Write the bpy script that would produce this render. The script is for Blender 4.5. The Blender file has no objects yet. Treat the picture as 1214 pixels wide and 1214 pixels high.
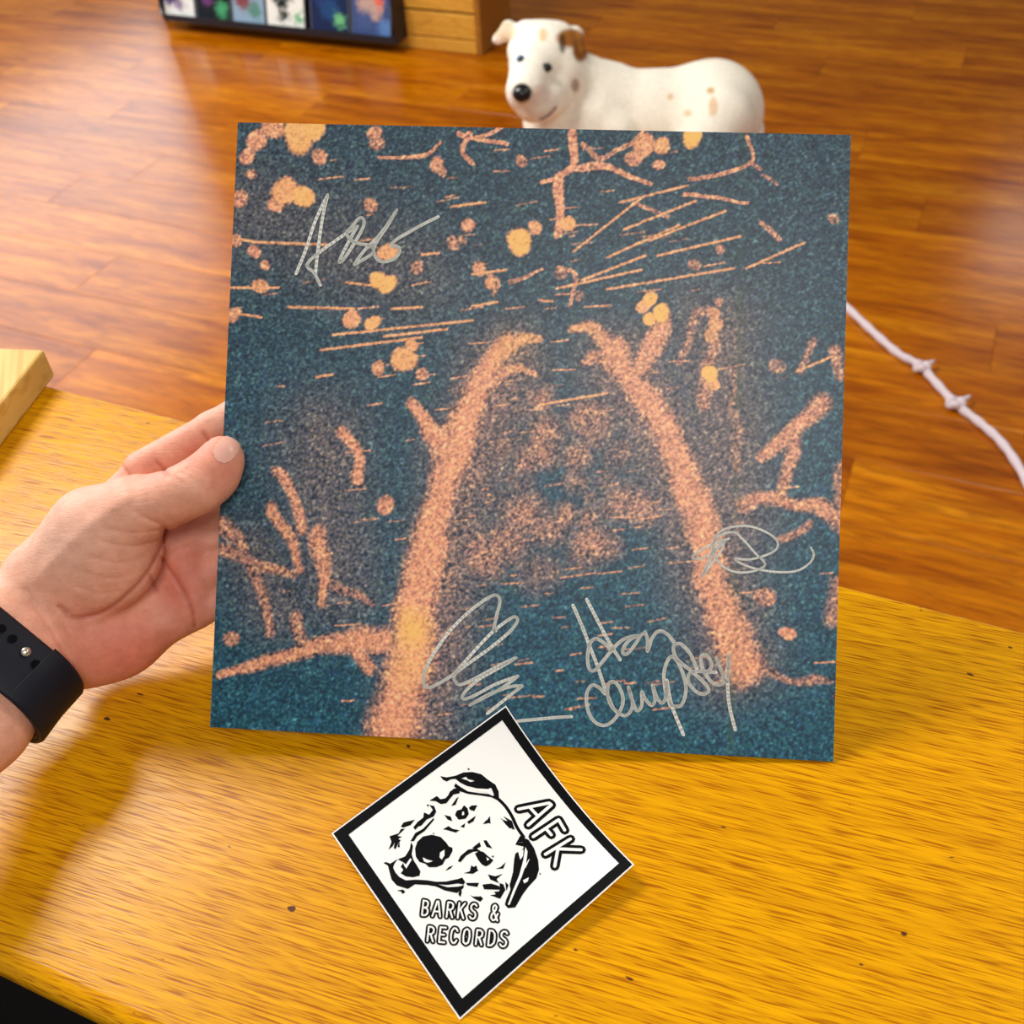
import bpy, bmesh, math, random
import numpy as np
from mathutils import Matrix, Vector
from mathutils.geometry import tessellate_polygon

random.seed(7)
rng = np.random.default_rng(7)
sc = bpy.context.scene
PI = math.pi

# ------------------------------------------------------------------ camera
F_PX, CX, CY = 1214.0, 607.0, 607.0
CAM_Z = 1.345            # eye height above the floor
TOP_Z = CAM_Z - 0.4505   # counter top
_n = np.array([-0.05245339, 0.71831264, -0.69374029]); _n /= np.linalg.norm(_n)
_d1 = np.array([-2.946, .751, 1.0]); _d1 -= _n * (_d1 @ _n); _d1 /= np.linalg.norm(_d1)
M = np.array([-_d1, np.cross(_n, _d1), _n])       # camera (right, up, forward) -> world
EYE = np.array([0, 0, CAM_Z])
cam_data = bpy.data.cameras.new('camera')
cam_data.sensor_width = 36.0
cam_data.lens = 36.0 * F_PX / 1214.0
cam_data.clip_start = 0.01
cam_data.dof.use_dof = True
cam_data.dof.focus_distance = 0.52
cam_data.dof.aperture_fstop = 13.0
cam = bpy.data.objects.new('camera', cam_data)
sc.collection.objects.link(cam)
R, U, B = M @ [1, 0, 0], M @ [0, 1, 0], M @ [0, 0, -1]
cam.matrix_world = Matrix(((R[0], U[0], B[0], 0), (R[1], U[1], B[1], 0), (R[2], U[2], B[2], CAM_Z), (0, 0, 0, 1)))
sc.camera = cam

# ------------------------------------------------------------------ light and exposure
sc.view_settings.view_transform = 'Standard'
sc.view_settings.look = 'None'
sc.view_settings.gamma = 1.0
sc.view_settings.use_curve_mapping = False
sc.view_settings.exposure = 0.08
world = bpy.data.worlds.new('shop_ambience')
sc.world = world
world.use_nodes = True
world.node_tree.nodes['Background'].inputs[0].default_value = (1.0, 0.97, 0.92, 1)
world.node_tree.nodes['Background'].inputs[1].default_value = 0.2


def area(name, loc, target, sx, sy, power, col):
    l = bpy.data.lights.new(name, 'AREA')
    l.shape = 'RECTANGLE'; l.size = sx; l.size_y = sy; l.energy = power; l.color = col
    o = bpy.data.objects.new(name, l)
    sc.collection.objects.link(o)
    o.location = loc
    zax = (Vector(loc) - Vector(target)).normalized()
    yax = Vector((0, 0, 1)) if abs(zax.z) < .9 else Vector((0, 1, 0))
    xax = yax.cross(zax).normalized(); yax = zax.cross(xax)
    o.rotation_euler = Matrix((xax, yax, zax)).transposed().to_euler()
    return o


area('window_daylight', (-5.0, 3.0, 1.95), (0, 3.0, 1.95), 5.2, 2.1, 125, (0.93, 0.96, 1.0))
area('ceiling_lamp_left', (-2.35, 1.15, 3.15), (-2.35, 1.15, 0), 1.3, 0.9, 125, (1.0, 0.96, 0.9))
area('added_fill_right', (2.0, 2.5, 3.15), (2.0, 2.5, 0), 1.2, 0.6, 35, (1.0, 0.95, 0.88))  # added unseen lamp for general light, set where its reflection stays out of view
area('added_fill_near', (0.8, -0.9, 3.15), (0.8, -0.9, 0), 1.2, 0.6, 40, (1.0, 0.97, 0.93))  # added unseen fill on the viewer's side, brightens the sleeve front
area('back_window_daylight', (1.15, 6.35, 2.0), (1.15, 0, 2.0), 1.7, 0.5, 9, (0.95, 0.97, 1.0))


# ------------------------------------------------------------------ helpers
def ray(x, y): return M @ np.array([(x - CX) / F_PX, -(y - CY) / F_PX, 1.0])
def at(x, y, d): return EYE + ray(x, y) * d
def on_z(x, y, z): r = ray(x, y); return EYE + r * ((z - CAM_Z) / r[2])
def on_y(x, y, yy): r = ray(x, y); return EYE + r * (yy / r[1])


def srgb(r, g, b):
    f = lambda c: (c / 255 / 12.92) if c / 255 <= 0.04045 else ((c / 255 + 0.055) / 1.055) ** 2.4
    return (f(r), f(g), f(b))


def mat(name, col=(0.8, 0.8, 0.8), rough=0.5, spec=0.5, metal=0.0, coat=0.0, attr=None, sss=0.0):
    m = bpy.data.materials.new(name); m.use_nodes = True
    nt = m.node_tree; b = nt.nodes['Principled BSDF']
    b.inputs['Base Color'].default_value = (*col, 1)
    b.inputs['Roughness'].default_value = rough
    b.inputs['Specular IOR Level'].default_value = spec
    b.inputs['Metallic'].default_value = metal
    b.inputs['Coat Weight'].default_value = coat
    if sss:
        b.inputs['Subsurface Weight'].default_value = sss
        b.inputs['Subsurface Radius'].default_value = (1.0, 0.35, 0.2)
        b.inputs['Subsurface Scale'].default_value = 0.004
    if attr:
        a = nt.nodes.new('ShaderNodeAttribute'); a.attribute_name = attr
        nt.links.new(a.outputs['Color'], b.inputs['Base Color'])
    m['p'] = 1
    return m


def N(m, t, **kw):
    n = m.node_tree.nodes.new(t)
    for k, v in kw.items():
        if hasattr(n, k): setattr(n, k, v)
        else: n.inputs[k].default_value = v
    return n


def L(m, a, b): m.node_tree.links.new(a, b)
def bsdf(m): return m.node_tree.nodes['Principled BSDF']


def ramp(m, fac, stops):
    r = N(m, 'ShaderNodeValToRGB')
    e = r.color_ramp.elements
    while len(e) < len(stops): e.new(0.5)
    for i, (p, c) in enumerate(stops):
        e[i].position = p; e[i].color = (*c, 1)
    L(m, fac, r.inputs[0])
    return r.outputs[0]


def mix(m, fac, a, b, mode='MIX'):
    x = N(m, 'ShaderNodeMix', data_type='RGBA', blend_type=mode)
    for s, v in ((0, fac), (6, a), (7, b)):
        if hasattr(v, 'links'): L(m, v, x.inputs[s])
        else: x.inputs[s].default_value = v if s == 0 else (*v, 1)
    return x.outputs[2]


def bump(m, height, strength, dist):
    bp = N(m, 'ShaderNodeBump'); bp.inputs['Strength'].default_value = strength; bp.inputs['Distance'].default_value = dist
    L(m, height, bp.inputs['Height']); L(m, bp.outputs[0], bsdf(m).inputs['Normal'])


def coords(m, scale, rot=0.0, rnd=False):
    tc = N(m, 'ShaderNodeTexCoord')
    mp = N(m, 'ShaderNodeMapping')
    mp.inputs['Rotation'].default_value = (0, 0, rot)
    mp.inputs['Scale'].default_value = scale
    src = tc.outputs['Object']
    if rnd:
        oi = N(m, 'ShaderNodeObjectInfo')
        mu = N(m, 'ShaderNodeMath', operation='MULTIPLY'); mu.inputs[1].default_value = 53.0
        L(m, oi.outputs['Random'], mu.inputs[0])
        ad = N(m, 'ShaderNodeVectorMath', operation='ADD')
        L(m, src, ad.inputs[0]); L(m, mu.outputs[0], ad.inputs[1]); src = ad.outputs[0]
    L(m, src, mp.inputs['Vector'])
    return mp.outputs[0]


def noise(m, vec, scale, detail=3, rough=0.55, dist=0.0):
    n = N(m, 'ShaderNodeTexNoise')
    n.inputs['Scale'].default_value = scale; n.inputs['Detail'].default_value = detail
    n.inputs['Roughness'].default_value = rough; n.inputs['Distortion'].default_value = dist
    L(m, vec, n.inputs['Vector'])
    return n.outputs[0]


def thing(name, label, cat, loc=(0, 0, 0), group=None, rotz=0.0):
    o = bpy.data.objects.new(name, None); sc.collection.objects.link(o)
    o.location = [float(v) for v in loc]; o.rotation_euler = (0, 0, rotz)
    o.empty_display_size = 0.02
    tag(o, label, cat, group)
    return o


def tag(o, label=None, cat=None, group=None, kind=None):
    if label: o['label'] = label
    if cat: o['category'] = cat
    if group: o['group'] = group
    if kind: o['kind'] = kind
    return o


def base_of(o):
    p = Vector((0, 0, 0))
    while o is not None:
        p += o.location; o = o.parent
    return np.array(p)


def link(name, me, parent=None, loc=(0, 0, 0)):
    o = bpy.data.objects.new(name, me); sc.collection.objects.link(o)
    o.location = [float(v) for v in loc]
    if parent: o.parent = parent
    return o


def obj(name, verts, faces, m, parent=None, smooth=False, color=None, local=False, origin=None):
    """world-space verts -> ONE mesh object (stored relative to its parent's base)."""
    v = np.asarray(verts, float).reshape(-1, 3)
    loc = np.zeros(3)
    if parent is not None and not local: v = v - base_of(parent)
    if origin is not None:
        loc = np.asarray(origin, float)
        v = v - loc
    me = bpy.data.meshes.new(name)
    if isinstance(faces, np.ndarray):
        k = faces.shape[1]
        me.vertices.add(len(v)); me.vertices.foreach_set('co', v.astype(np.float32).ravel())
        me.loops.add(faces.size); me.loops.foreach_set('vertex_index', faces.astype(np.int32).ravel())
        me.polygons.add(len(faces))
        me.polygons.foreach_set('loop_start', np.arange(0, faces.size, k, dtype=np.int32))
        me.update(calc_edges=True)
    else:
        me.from_pydata([tuple(p) for p in v], [], [tuple(int(i) for i in f) for f in faces])
        me.update()
    me.validate()
    if smooth: me.polygons.foreach_set('use_smooth', np.ones(len(me.polygons), bool))
    if color is not None:
        a = me.color_attributes.new('tint', 'FLOAT_COLOR', 'POINT')
        c = np.ones((len(v), 4), np.float32); c[:, :3] = color
        a.data.foreach_set('color', c.ravel())
    me.materials.append(m)
    return link(name, me, parent, loc)


def box_vf(x0, x1, y0, y1, z0, z1):
    v = [(x, y, z) for z in (z0, z1) for y in (y0, y1) for x in (x0, x1)]
    f = [(0, 2, 3, 1), (4, 5, 7, 6), (0, 1, 5, 4), (2, 6, 7, 3), (0, 4, 6, 2), (1, 3, 7, 5)]
    return v, f


def bev_mesh(name, v, f, w, seg=2):
    bm = bmesh.new()
    vs = [bm.verts.new(tuple(map(float, p))) for p in v]
    for q in f: bm.faces.new([vs[i] for i in q])
    bmesh.ops.recalc_face_normals(bm, faces=bm.faces)
    if w: bmesh.ops.bevel(bm, geom=bm.edges[:], offset=w, segments=seg, profile=0.5, affect='EDGES')
    me = bpy.data.meshes.new(name); bm.to_mesh(me); bm.free()
    return me


def bbox_obj(name, x0, x1, y0, y1, z0, z1, w, m, parent=None, seg=2, rot=None):
    cx, cy = (x0 + x1) / 2, (y0 + y1) / 2
    v, f = box_vf(x0 - cx, x1 - cx, y0 - cy, y1 - cy, 0, z1 - z0)
    me = bev_mesh(name, v, f, w, seg); me.materials.append(m)
    b = base_of(parent) if parent else np.zeros(3)
    return link(name, me, parent, np.array([cx, cy, z0]) - b)


def catmull(pts, n=6, closed=False):
    p = np.asarray(pts, float)
    if len(p) < 3 and not closed: return np.array([p[0] + (p[-1] - p[0]) * t for t in np.linspace(0, 1, n)])
    q = np.vstack([p[-1:], p, p[:2]]) if closed else np.vstack([2 * p[0] - p[1], p, 2 * p[-1] - p[-2]])
    out = []
    for i in range(1, len(q) - 2):
        a, b, c, d = q[i - 1], q[i], q[i + 1], q[i + 2]
        for t in np.arange(n) / n:
            out.append(.5 * (2 * b + (c - a) * t + (2 * a - 5 * b + 4 * c - d) * t * t + (3 * b - a - 3 * c + d) * t ** 3))
    if not closed: out.append(p[-1])
    return np.array(out)


def tube(path, rad, seg=12, closed=False):
    p = np.asarray(path, float); n = len(p)
    rad = np.broadcast_to(rad, (n,))
    V, Fc = [], []
    up = np.array([0.13, 0.21, 0.97])
    for i in range(n):
        a, b = (p[(i - 1) % n], p[(i + 1) % n]) if closed else (p[max(i - 1, 0)], p[min(i + 1, n - 1)])
        t = b - a; t = t / (np.linalg.norm(t) + 1e-12)
        s = np.cross(t, up); s /= np.linalg.norm(s); w = np.cross(s, t)
        for k in range(seg):
            an = 2 * PI * k / seg
            V.append(p[i] + rad[i] * (math.cos(an) * s + math.sin(an) * w))
    m_ = n if closed else n - 1
    for i in range(m_):
        for k in range(seg):
            j = (i + 1) % n
            Fc.append((i * seg + k, i * seg + (k + 1) % seg, j * seg + (k + 1) % seg, j * seg + k))
    if not closed:
        Fc.append(tuple(range(seg))[::-1]); Fc.append(tuple((n - 1) * seg + k for k in range(seg)))
    return V, Fc


# ---- signed-distance modelling: one continuous surface from blended tapered limbs
class Field:
    def __init__(s, lo, hi, h):
        s.lo = np.asarray(lo, float); s.h = h
        s.n = np.ceil((np.asarray(hi) - s.lo) / h).astype(int) + 1
        s.F = np.full(s.n, 1.0, np.float32)

    def copy_empty(s):
        g = Field.__new__(Field); g.lo, g.h, g.n = s.lo, s.h, s.n; g.F = np.full(s.n, 1.0, np.float32); return g

    def window(s, lo, hi):
        i0 = np.clip(np.floor((lo - s.lo) / s.h).astype(int), 0, s.n)
        i1 = np.clip(np.ceil((hi - s.lo) / s.h).astype(int) + 1, 0, s.n)
        sl = tuple(slice(a, b) for a, b in zip(i0, i1))
        ax = [(s.lo[k] + s.h * np.arange(i0[k], i1[k])).astype(np.float32) for k in range(3)]
        return sl, np.meshgrid(*ax, indexing='ij', sparse=True)

    def blend(s, sl, d, k):
        a = s.F[sl]
        if k <= 0: s.F[sl] = np.minimum(a, d); return
        hh = np.clip(.5 + .5 * (a - d) / k, 0, 1)
        s.F[sl] = a * (1 - hh) + d * hh - k * hh * (1 - hh)

    def limb(s, a, b, ra, rb, k=0.004):
        a, b = np.asarray(a, float), np.asarray(b, float)
        pad = max(ra, rb) + 2.5 * k + 3 * s.h
        sl, (x, y, z) = s.window(np.minimum(a, b) - pad, np.maximum(a, b) + pad)
        ba = b - a; l2 = max(ba @ ba, 1e-12)
        t = np.clip(((x - a[0]) * ba[0] + (y - a[1]) * ba[1] + (z - a[2]) * ba[2]) / l2, 0, 1)
        d = np.sqrt((x - a[0] - t * ba[0]) ** 2 + (y - a[1] - t * ba[1]) ** 2 + (z - a[2] - t * ba[2]) ** 2) - (ra + (rb - ra) * t)
        s.blend(sl, d.astype(np.float32), k)

    def ell(s, c, axes, rad, k=0.004):
        c = np.asarray(c, float); pad = max(rad) + 2.5 * k + 3 * s.h
        sl, (x, y, z) = s.window(c - pad, c + pad)
        A = np.asarray(axes, float)
        q = [((x - c[0]) * A[i][0] + (y - c[1]) * A[i][1] + (z - c[2]) * A[i][2]) for i in range(3)]
        k0 = np.sqrt(sum((q[i] / rad[i]) ** 2 for i in range(3)))
        k1 = np.sqrt(sum((q[i] / rad[i] ** 2) ** 2 for i in range(3))) + 1e-9
        s.blend(sl, (k0 * (k0 - 1) / k1).astype(np.float32), k)

    def mesh(s):
        Fd = s.F; neg = Fd < 0
        c = np.zeros(np.array(Fd.shape) - 1, np.int8)
        for i in (0, 1):
            for j in (0, 1):
                for k in (0, 1):
                    c += neg[i:Fd.shape[0] - 1 + i, j:Fd.shape[1] - 1 + j, k:Fd.shape[2] - 1 + k]
        act = (c > 0) & (c < 8)
        I = np.argwhere(act); idx = np.full(act.shape, -1, np.int64); idx[act] = np.arange(len(I))
        acc = np.zeros((len(I), 3)); cnt = np.zeros(len(I))
        for ax in range(3):
            for u in (0, 1):
                for w in (0, 1):
                    o0 = np.zeros(3, int); o1 = [0, 1, 2]; o1.remove(ax)
                    o0[o1[0]], o0[o1[1]] = u, w
                    A = I + o0; Bv = A.copy(); Bv[:, ax] += 1
                    fa = Fd[tuple(A.T)]; fb = Fd[tuple(Bv.T)]
                    m_ = (fa < 0) != (fb < 0)
                    t = fa[m_] / (fa[m_] - fb[m_])
                    P = A[m_].astype(float); P[:, ax] += t
                    acc[m_] += P; cnt[m_] += 1
        V = acc / cnt[:, None] * s.h + s.lo
        Q = []
        for ax in range(3):
            b_, c_ = (ax + 1) % 3, (ax + 2) % 3
            s0 = [slice(None)] * 3; s1 = [slice(None)] * 3
            s0[ax] = slice(0, -1); s1[ax] = slice(1, None)
            for q in (b_, c_): s0[q] = slice(1, -1); s1[q] = slice(1, -1)
            x0, x1 = neg[tuple(s0)], neg[tuple(s1)]
            for flip in (0, 1):
                E = np.argwhere((x0 & ~x1) if not flip else (~x0 & x1))
                if not len(E): continue
                E[:, b_] += 1; E[:, c_] += 1
                def cell(db, dc):
                    G = E.copy(); G[:, b_] += db; G[:, c_] += dc; return idx[tuple(G.T)]
                q = np.stack([cell(-1, -1), cell(0, -1), cell(0, 0), cell(-1, 0)], 1)
                Q.append(q[:, ::-1] if flip else q)
        Q = np.vstack(Q)
        a, b, c = V[Q[:, 0]], V[Q[:, 1]], V[Q[:, 2]]
        if np.einsum('ij,ij->', a - V.mean(0), np.cross(b - V.mean(0), c - V.mean(0))) < 0: Q = Q[:, ::-1].copy()
        return V, Q


def cs(px, py, d): return np.array([(px - CX) / F_PX * d, -(py - CY) / F_PX * d, d])
def cam2world(V): return V @ M.T + EYE
def line_dist(px, py, pts):
    best = np.full(px.shape, 1e9)
    p = np.asarray(pts, float)
    for a, b in zip(p[:-1], p[1:]):
        ba = b - a; t = np.clip(((px - a[0]) * ba[0] + (py - a[1]) * ba[1]) / max(ba @ ba, 1e-9), 0, 1)
        best = np.minimum(best, np.hypot(px - a[0] - t * ba[0], py - a[1] - t * ba[1]))
    return best


# ------------------------------------------------------------------ materials
def oak_material(name, rot, light, mid, dark, sx=1.0, rough=0.28, coat=0.0, wear=True):
    m = mat(name, mid, rough, 0.22, coat=coat)
    bsdf(m).inputs['Coat Roughness'].default_value = 0.22
    v = coords(m, (1, 1, 1), rot)
    def st(sx_, sy_):
        mp = N(m, 'ShaderNodeMapping'); mp.inputs['Scale'].default_value = (sx_, sy_, sy_); L(m, v, mp.inputs[0]); return mp.outputs[0]
    broad = noise(m, st(1.2 * sx, 14 * sx), 1.0, 3)
    fine = noise(m, st(9 * sx, 420 * sx), 1.0, 3, 0.6, 0.1)
    pore = noise(m, st(48 * sx, 1250 * sx), 1.0, 1, 0.5)
    c = ramp(m, broad, [(0.3, mid), (0.7, light)])
    g = ramp(m, fine, [(0.40, (0, 0, 0)), (0.6, (1, 1, 1))])
    c = mix(m, g, mix(m, 0.28, c, dark), c)
    p = ramp(m, pore, [(0.33, (0, 0, 0)), (0.50, (1, 1, 1))])
    c = mix(m, p, mix(m, 0.8, c, dark), c)
    if wear:
        sp = noise(m, st(110, 210), 1.0, 0)
        k = ramp(m, sp, [(0.825, (0, 0, 0)), (0.85, (1, 1, 1))])
        c = mix(m, k, c, (0.10, 0.03, 0.01))
    L(m, c, bsdf(m).inputs['Base Color'])
    bump(m, p, 0.12, 0.0006)
    return m


OAK = oak_material('amber_oak', math.radians(-5), (0.82, 0.39, 0.0), (0.72, 0.315, 0.0), (0.30, 0.065, 0.0))
OAK_SHELF = oak_material('pale_oak', 0, (0.85, 0.47, 0.075), (0.76, 0.39, 0.05), (0.42, 0.17, 0.02), 0.6, 0.45, 0.05, False)
OAK_END = oak_material('brown_oak', 0, (0.46, 0.20, 0.03), (0.38, 0.15, 0.02), (0.2, 0.07, 0.01), 0.6, 0.5, 0.0, False)
PINE = oak_material('pale_pine', math.radians(50), (0.82, 0.58, 0.20), (0.76, 0.48, 0.13), (0.62, 0.34, 0.07), 0.12, 0.4, 0.1, False)
BLACK = mat('black_and_shade', (0.006, 0.006, 0.007), 0.6, 0.2)  # near black; on the counter front it stands in for deep shade
RACK = mat('black_plastic', (0.012, 0.012, 0.02), 0.45, 0.4)


def floor_material():
    m = mat('wood_laminate', (0.4, 0.15, 0.02), 0.21, 0.26)
    v = coords(m, (1, 1, 1), 0, True)
    def st(a, b):
        mp = N(m, 'ShaderNodeMapping'); mp.inputs['Scale'].default_value = (a, b, b); L(m, v, mp.inputs[0]); return mp.outputs[0]
    broad = noise(m, st(2.2, 17), 1.0, 4, 0.62, 0.5)
    streak = noise(m, st(9, 70), 1.0, 4, 0.65, 0.9)
    c = ramp(m, broad, [(0.32, (0.26, 0.055, 0.0)), (0.45, (0.42, 0.11, 0.0)), (0.58, (0.53, 0.165, 0.0005)), (0.72, (0.62, 0.225, 0.004))])
    s = ramp(m, streak, [(0.36, (0, 0, 0)), (0.58, (1, 1, 1))])
    c = mix(m, s, mix(m, 0.55, c, (0.17, 0.035, 0.001)), c)
    oi = N(m, 'ShaderNodeObjectInfo')
    t = ramp(m, oi.outputs['Random'], [(0.0, (0.80, 0.74, 0.7)), (0.5, (0.96, 0.95, 0.95)), (1.0, (1.06, 1.08, 1.1))])
    c = mix(m, 1.0, c, t, 'MULTIPLY')
    L(m, c, bsdf(m).inputs['Base Color'])
    return m


FLOOR = floor_material()
SUB = mat('dark_joint', (0.08, 0.025, 0.006), 0.7)

# ------------------------------------------------------------------ the setting
fl = bbox_obj('floor', -6.7, 4.0, -2.2, 6.6, -0.05, -0.0015, 0, SUB)
tag(fl, 'reddish brown wood laminate shop floor of long staggered planks', 'floor', kind='structure')
PW, PL = 0.185, 1.285
v, f = box_vf(-PL / 2 + .0003, PL / 2 - .0003, -PW / 2 + .0003, PW / 2 - .0003, -0.006, 0.0)
plank_me = bev_mesh('plank', v, f, 0.0006, 1); plank_me.materials.append(FLOOR)
row = 0
y = 0.05
while y < 6.4:
    x = -6.6 + PL * (0.5 + [0.0, 0.38, 0.71, 0.2, 0.55, 0.88][row % 6]) - PL * 0.6
    while x < 2.6:
        if x - PL / 2 > -6.75:
            link('plank', plank_me, fl, np.array([x, y, 0]) - base_of(fl))
        x += PL
    y += PW; row += 1

WALL = mat('painted_wall', (0.30, 0.22, 0.15), 0.8, 0.2)
wb = bbox_obj('wall_back', -6.7, 4.0, 6.6, 6.7, 0, 3.2, 0, WALL)
tag(wb, 'plain warm painted wall at the far end of the shop', 'wall', kind='structure')

# ------------------------------------------------------------------ counter
Y0, Y1 = 0.0739, 0.4297
ct = thing('counter', 'glossy amber oak counter the sticker rests on, shade coloured in black below its front edge', 'counter', (0, (Y0 + Y1) / 2, 0))
bm = bmesh.new()
v, f = box_vf(-1.5, 1.3, Y0, Y1, TOP_Z - 0.02, TOP_Z)
vs = [bm.verts.new(p) for p in v]
for q in f: bm.faces.new([vs[i] for i in q])
bmesh.ops.recalc_face_normals(bm, faces=bm.faces)
front = [e for e in bm.edges if all(abs(w.co.y - Y0) < 1e-5 for w in e.verts) and abs(e.verts[0].co.z - e.verts[1].co.z) < 1e-5]
back = [e for e in bm.edges if all(abs(w.co.y - Y1) < 1e-5 for w in e.verts) and abs(e.verts[0].co.z - e.verts[1].co.z) < 1e-5]
bmesh.ops.bevel(bm, geom=front, offset=0.009, segments=6, profile=0.5, affect='EDGES')
back = [e for e in bm.edges if all(abs(w.co.y - Y1) < 1e-5 for w in e.verts) and abs(e.verts[0].co.z - e.verts[1].co.z) < 1e-5]
bmesh.ops.bevel(bm, geom=back, offset=0.0025, segments=3, profile=0.5, affect='EDGES')
me = bpy.data.meshes.new('worktop'); bm.to_mesh(me); bm.free(); me.materials.append(OAK)
for p in me.polygons: p.use_smooth = abs(p.normal.z) < 0.99 and abs(p.normal.y) < 0.999 and abs(p.normal.x) < 0.9
for vtx in me.vertices: vtx.co -= Vector(base_of(ct))
link('worktop', me, ct)
bbox_obj('front_panel', -1.45, 1.25, Y0 + .012, Y0 + .055, 0.08, TOP_Z - .02, .001, BLACK, ct)  # black colour holds the shade under the worktop edge
bbox_obj('back_panel', -1.45, 1.25, Y1 - .05, Y1 - .03, 0.0, TOP_Z - .02, .001, OAK_END, ct)
bbox_obj('side_panel', -1.45, -1.43, Y0 + .055, Y1 - .05, 0.0, TOP_Z - .02, .001, OAK_END, ct)
bbox_obj('side_panel', 1.23, 1.25, Y0 + .055, Y1 - .05, 0.0, TOP_Z - .02, .001, OAK_END, ct)
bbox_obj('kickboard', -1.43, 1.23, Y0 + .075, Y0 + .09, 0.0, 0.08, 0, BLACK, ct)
fm = bbox_obj('added_shade_mat', -1.5, 1.2, -0.75, 0.05, 0.0, 0.01, .003, mat('mat_shade_black', (0.006, 0.006, 0.006), 0.8, 0.2))  # added dark sheet standing in for the deep shade by the counter
tag(fm, 'added black mat standing in for deep shade on the floor under the near edge of the counter', 'mat')

# pale board lying at the left end of the counter
c1, c2 = on_z(66, 445, TOP_Z), on_z(0, 532, TOP_Z)
e = (c2 - c1) / np.linalg.norm(c2 - c1)
s_ = np.array([e[1], -e[0], 0]); s_ = s_ if s_[0] < 0 else -s_
bd_h = 0.024
P8 = []
for z in (TOP_Z, TOP_Z + bd_h):
    for a, b in ((0, 0), (0.30, 0), (0.30, 0.2), (0, 0.2)):
        q = c1 + e * a + s_ * b; P8.append((q[0], q[1], z))
cen = np.array([np.mean([p[0] for p in P8]), np.mean([p[1] for p in P8]), TOP_Z])
me = bev_mesh('board', np.array(P8) - cen, [(0, 1, 2, 3), (4, 5, 6, 7), (0, 1, 5, 4), (1, 2, 6, 5), (2, 3, 7, 6), (3, 0, 4, 7)], 0.0022, 2)
me.materials.append(PINE)
tag(link('wooden_board', me, None, cen), 'pale pine board lying on the left end of the oak counter', 'board')

# ------------------------------------------------------------------ slatwall display unit and compact disc rack
YF = 3.366
zz = [on_y(573, 67, YF)[2]]
x_end = on_y(573, 67, YF)[0]
x_start = on_y(200, 20, YF)[0]
un = thing('display_unit', 'low oak slatwall display unit standing on the floor behind the dog', 'display unit', ((x_start + x_end) / 2, YF + .12, 0))
bbox_obj('core_panel', x_start, x_end - .02, YF + .02, YF + .20, 0.03, 1.2, 0, BLACK, un)
bbox_obj('base_trim', x_start, x_end - .022, YF - .004, YF + .02, 0.0, 0.042, .003, OAK_SHELF, un)
zs = 0.046
while zs < 1.15:
    bbox_obj('slat', x_start, x_end - .022, YF, YF + .02, zs, zs + .082, .003, OAK_SHELF, un)
    zs += .090
bbox_obj('end_panel', x_start - .022, x_start, YF - .006, YF + .26, 0.0, 1.2, .003, OAK_END, un)
bbox_obj('end_panel', x_end - .022, x_end, YF - .006, YF + .26, 0.0, 1.2, .003, OAK_END, un)

YR = YF - .086
pr0, pr1 = on_y(194, 21, YR), on_y(470, 57, YR)
rz = (pr0[2] + pr1[2]) / 2
rk = thing('disc_rack', 'black rack of compact discs fixed low on the slatwall unit', 'rack', ((pr0[0] + pr1[0]) / 2, YR, rz))
bbox_obj('base', pr0[0], pr1[0], YR, YF - .001, rz, rz + .012, .002, RACK, rk)
bbox_obj('lip', pr0[0], pr1[0], YR, YR + .006, rz + .012, rz + .024, .001, RACK, rk)
bbox_obj('back_plate', pr0[0], pr1[0], YF - .009, YF - .001, rz + .012, rz + .19, .002, RACK, rk)
bbox_obj('end_cap', pr1[0] - .004, pr1[0] + .004, YR, YF - .001, rz, rz + .16, .002, RACK, rk)
bbox_obj('end_cap', pr0[0] - .004, pr0[0] + .004, YR, YF - .001, rz, rz + .16, .002, RACK, rk)

CASE = mat('clear_case', (0.10, 0.11, 0.13), 0.2, 0.5)
INSERT = mat('printed_insert', rough=0.25, attr='tint')
discs = [
    (194, 238, 'white compact disc with purple and green spots, leftmost in the black rack', (235, 240, 238), [(.35, .45, .22, (90, 70, 130)), (.62, .6, .18, (60, 140, 90)), (.6, .25, .12, (140, 120, 160))]),
    (238, 281, 'black compact disc with faint purple marks and green dot, second from left in rack', (14, 22, 30), [(.35, .5, .16, (110, 60, 120)), (.75, .25, .17, (70, 160, 110)), (.6, .7, .12, (60, 30, 70))]),
    (281, 321, 'pale blue compact disc with a reddish printed block, third from left in rack', (140, 170, 195), [(.35, .6, .26, (130, 70, 75)), (.7, .35, .2, (90, 140, 130)), (.5, .9, .2, (60, 80, 120))]),
    (321, 368, 'white compact disc with a dark sprawling figure, fourth from left in rack', (238, 240, 235), [(.42, .5, .15, (30, 40, 38)), (.3, .62, .1, (35, 45, 40)), (.58, .66, .1, (40, 50, 45)), (.45, .25, .11, (35, 45, 40)), (.85, .2, .1, (90, 180, 120))]),
    (373, 420, 'dark blue compact disc with a pale green dot, second from right in rack', (22, 38, 80), [(.5, .5, .25, (30, 70, 120)), (.77, .25, .14, (110, 190, 130)), (.3, .8, .2, (40, 60, 120))]),
    (421, 469, 'blue and peach compact disc with an orange dot sticker, rightmost in the rack', (60, 80, 130), [(.5, .65, .34, (190, 160, 150)), (.35, .35, .2, (70, 90, 140)), (.72, .74, .10, (235, 90, 60)), (.9, .2, .2, (90, 130, 190))]),
]
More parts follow.
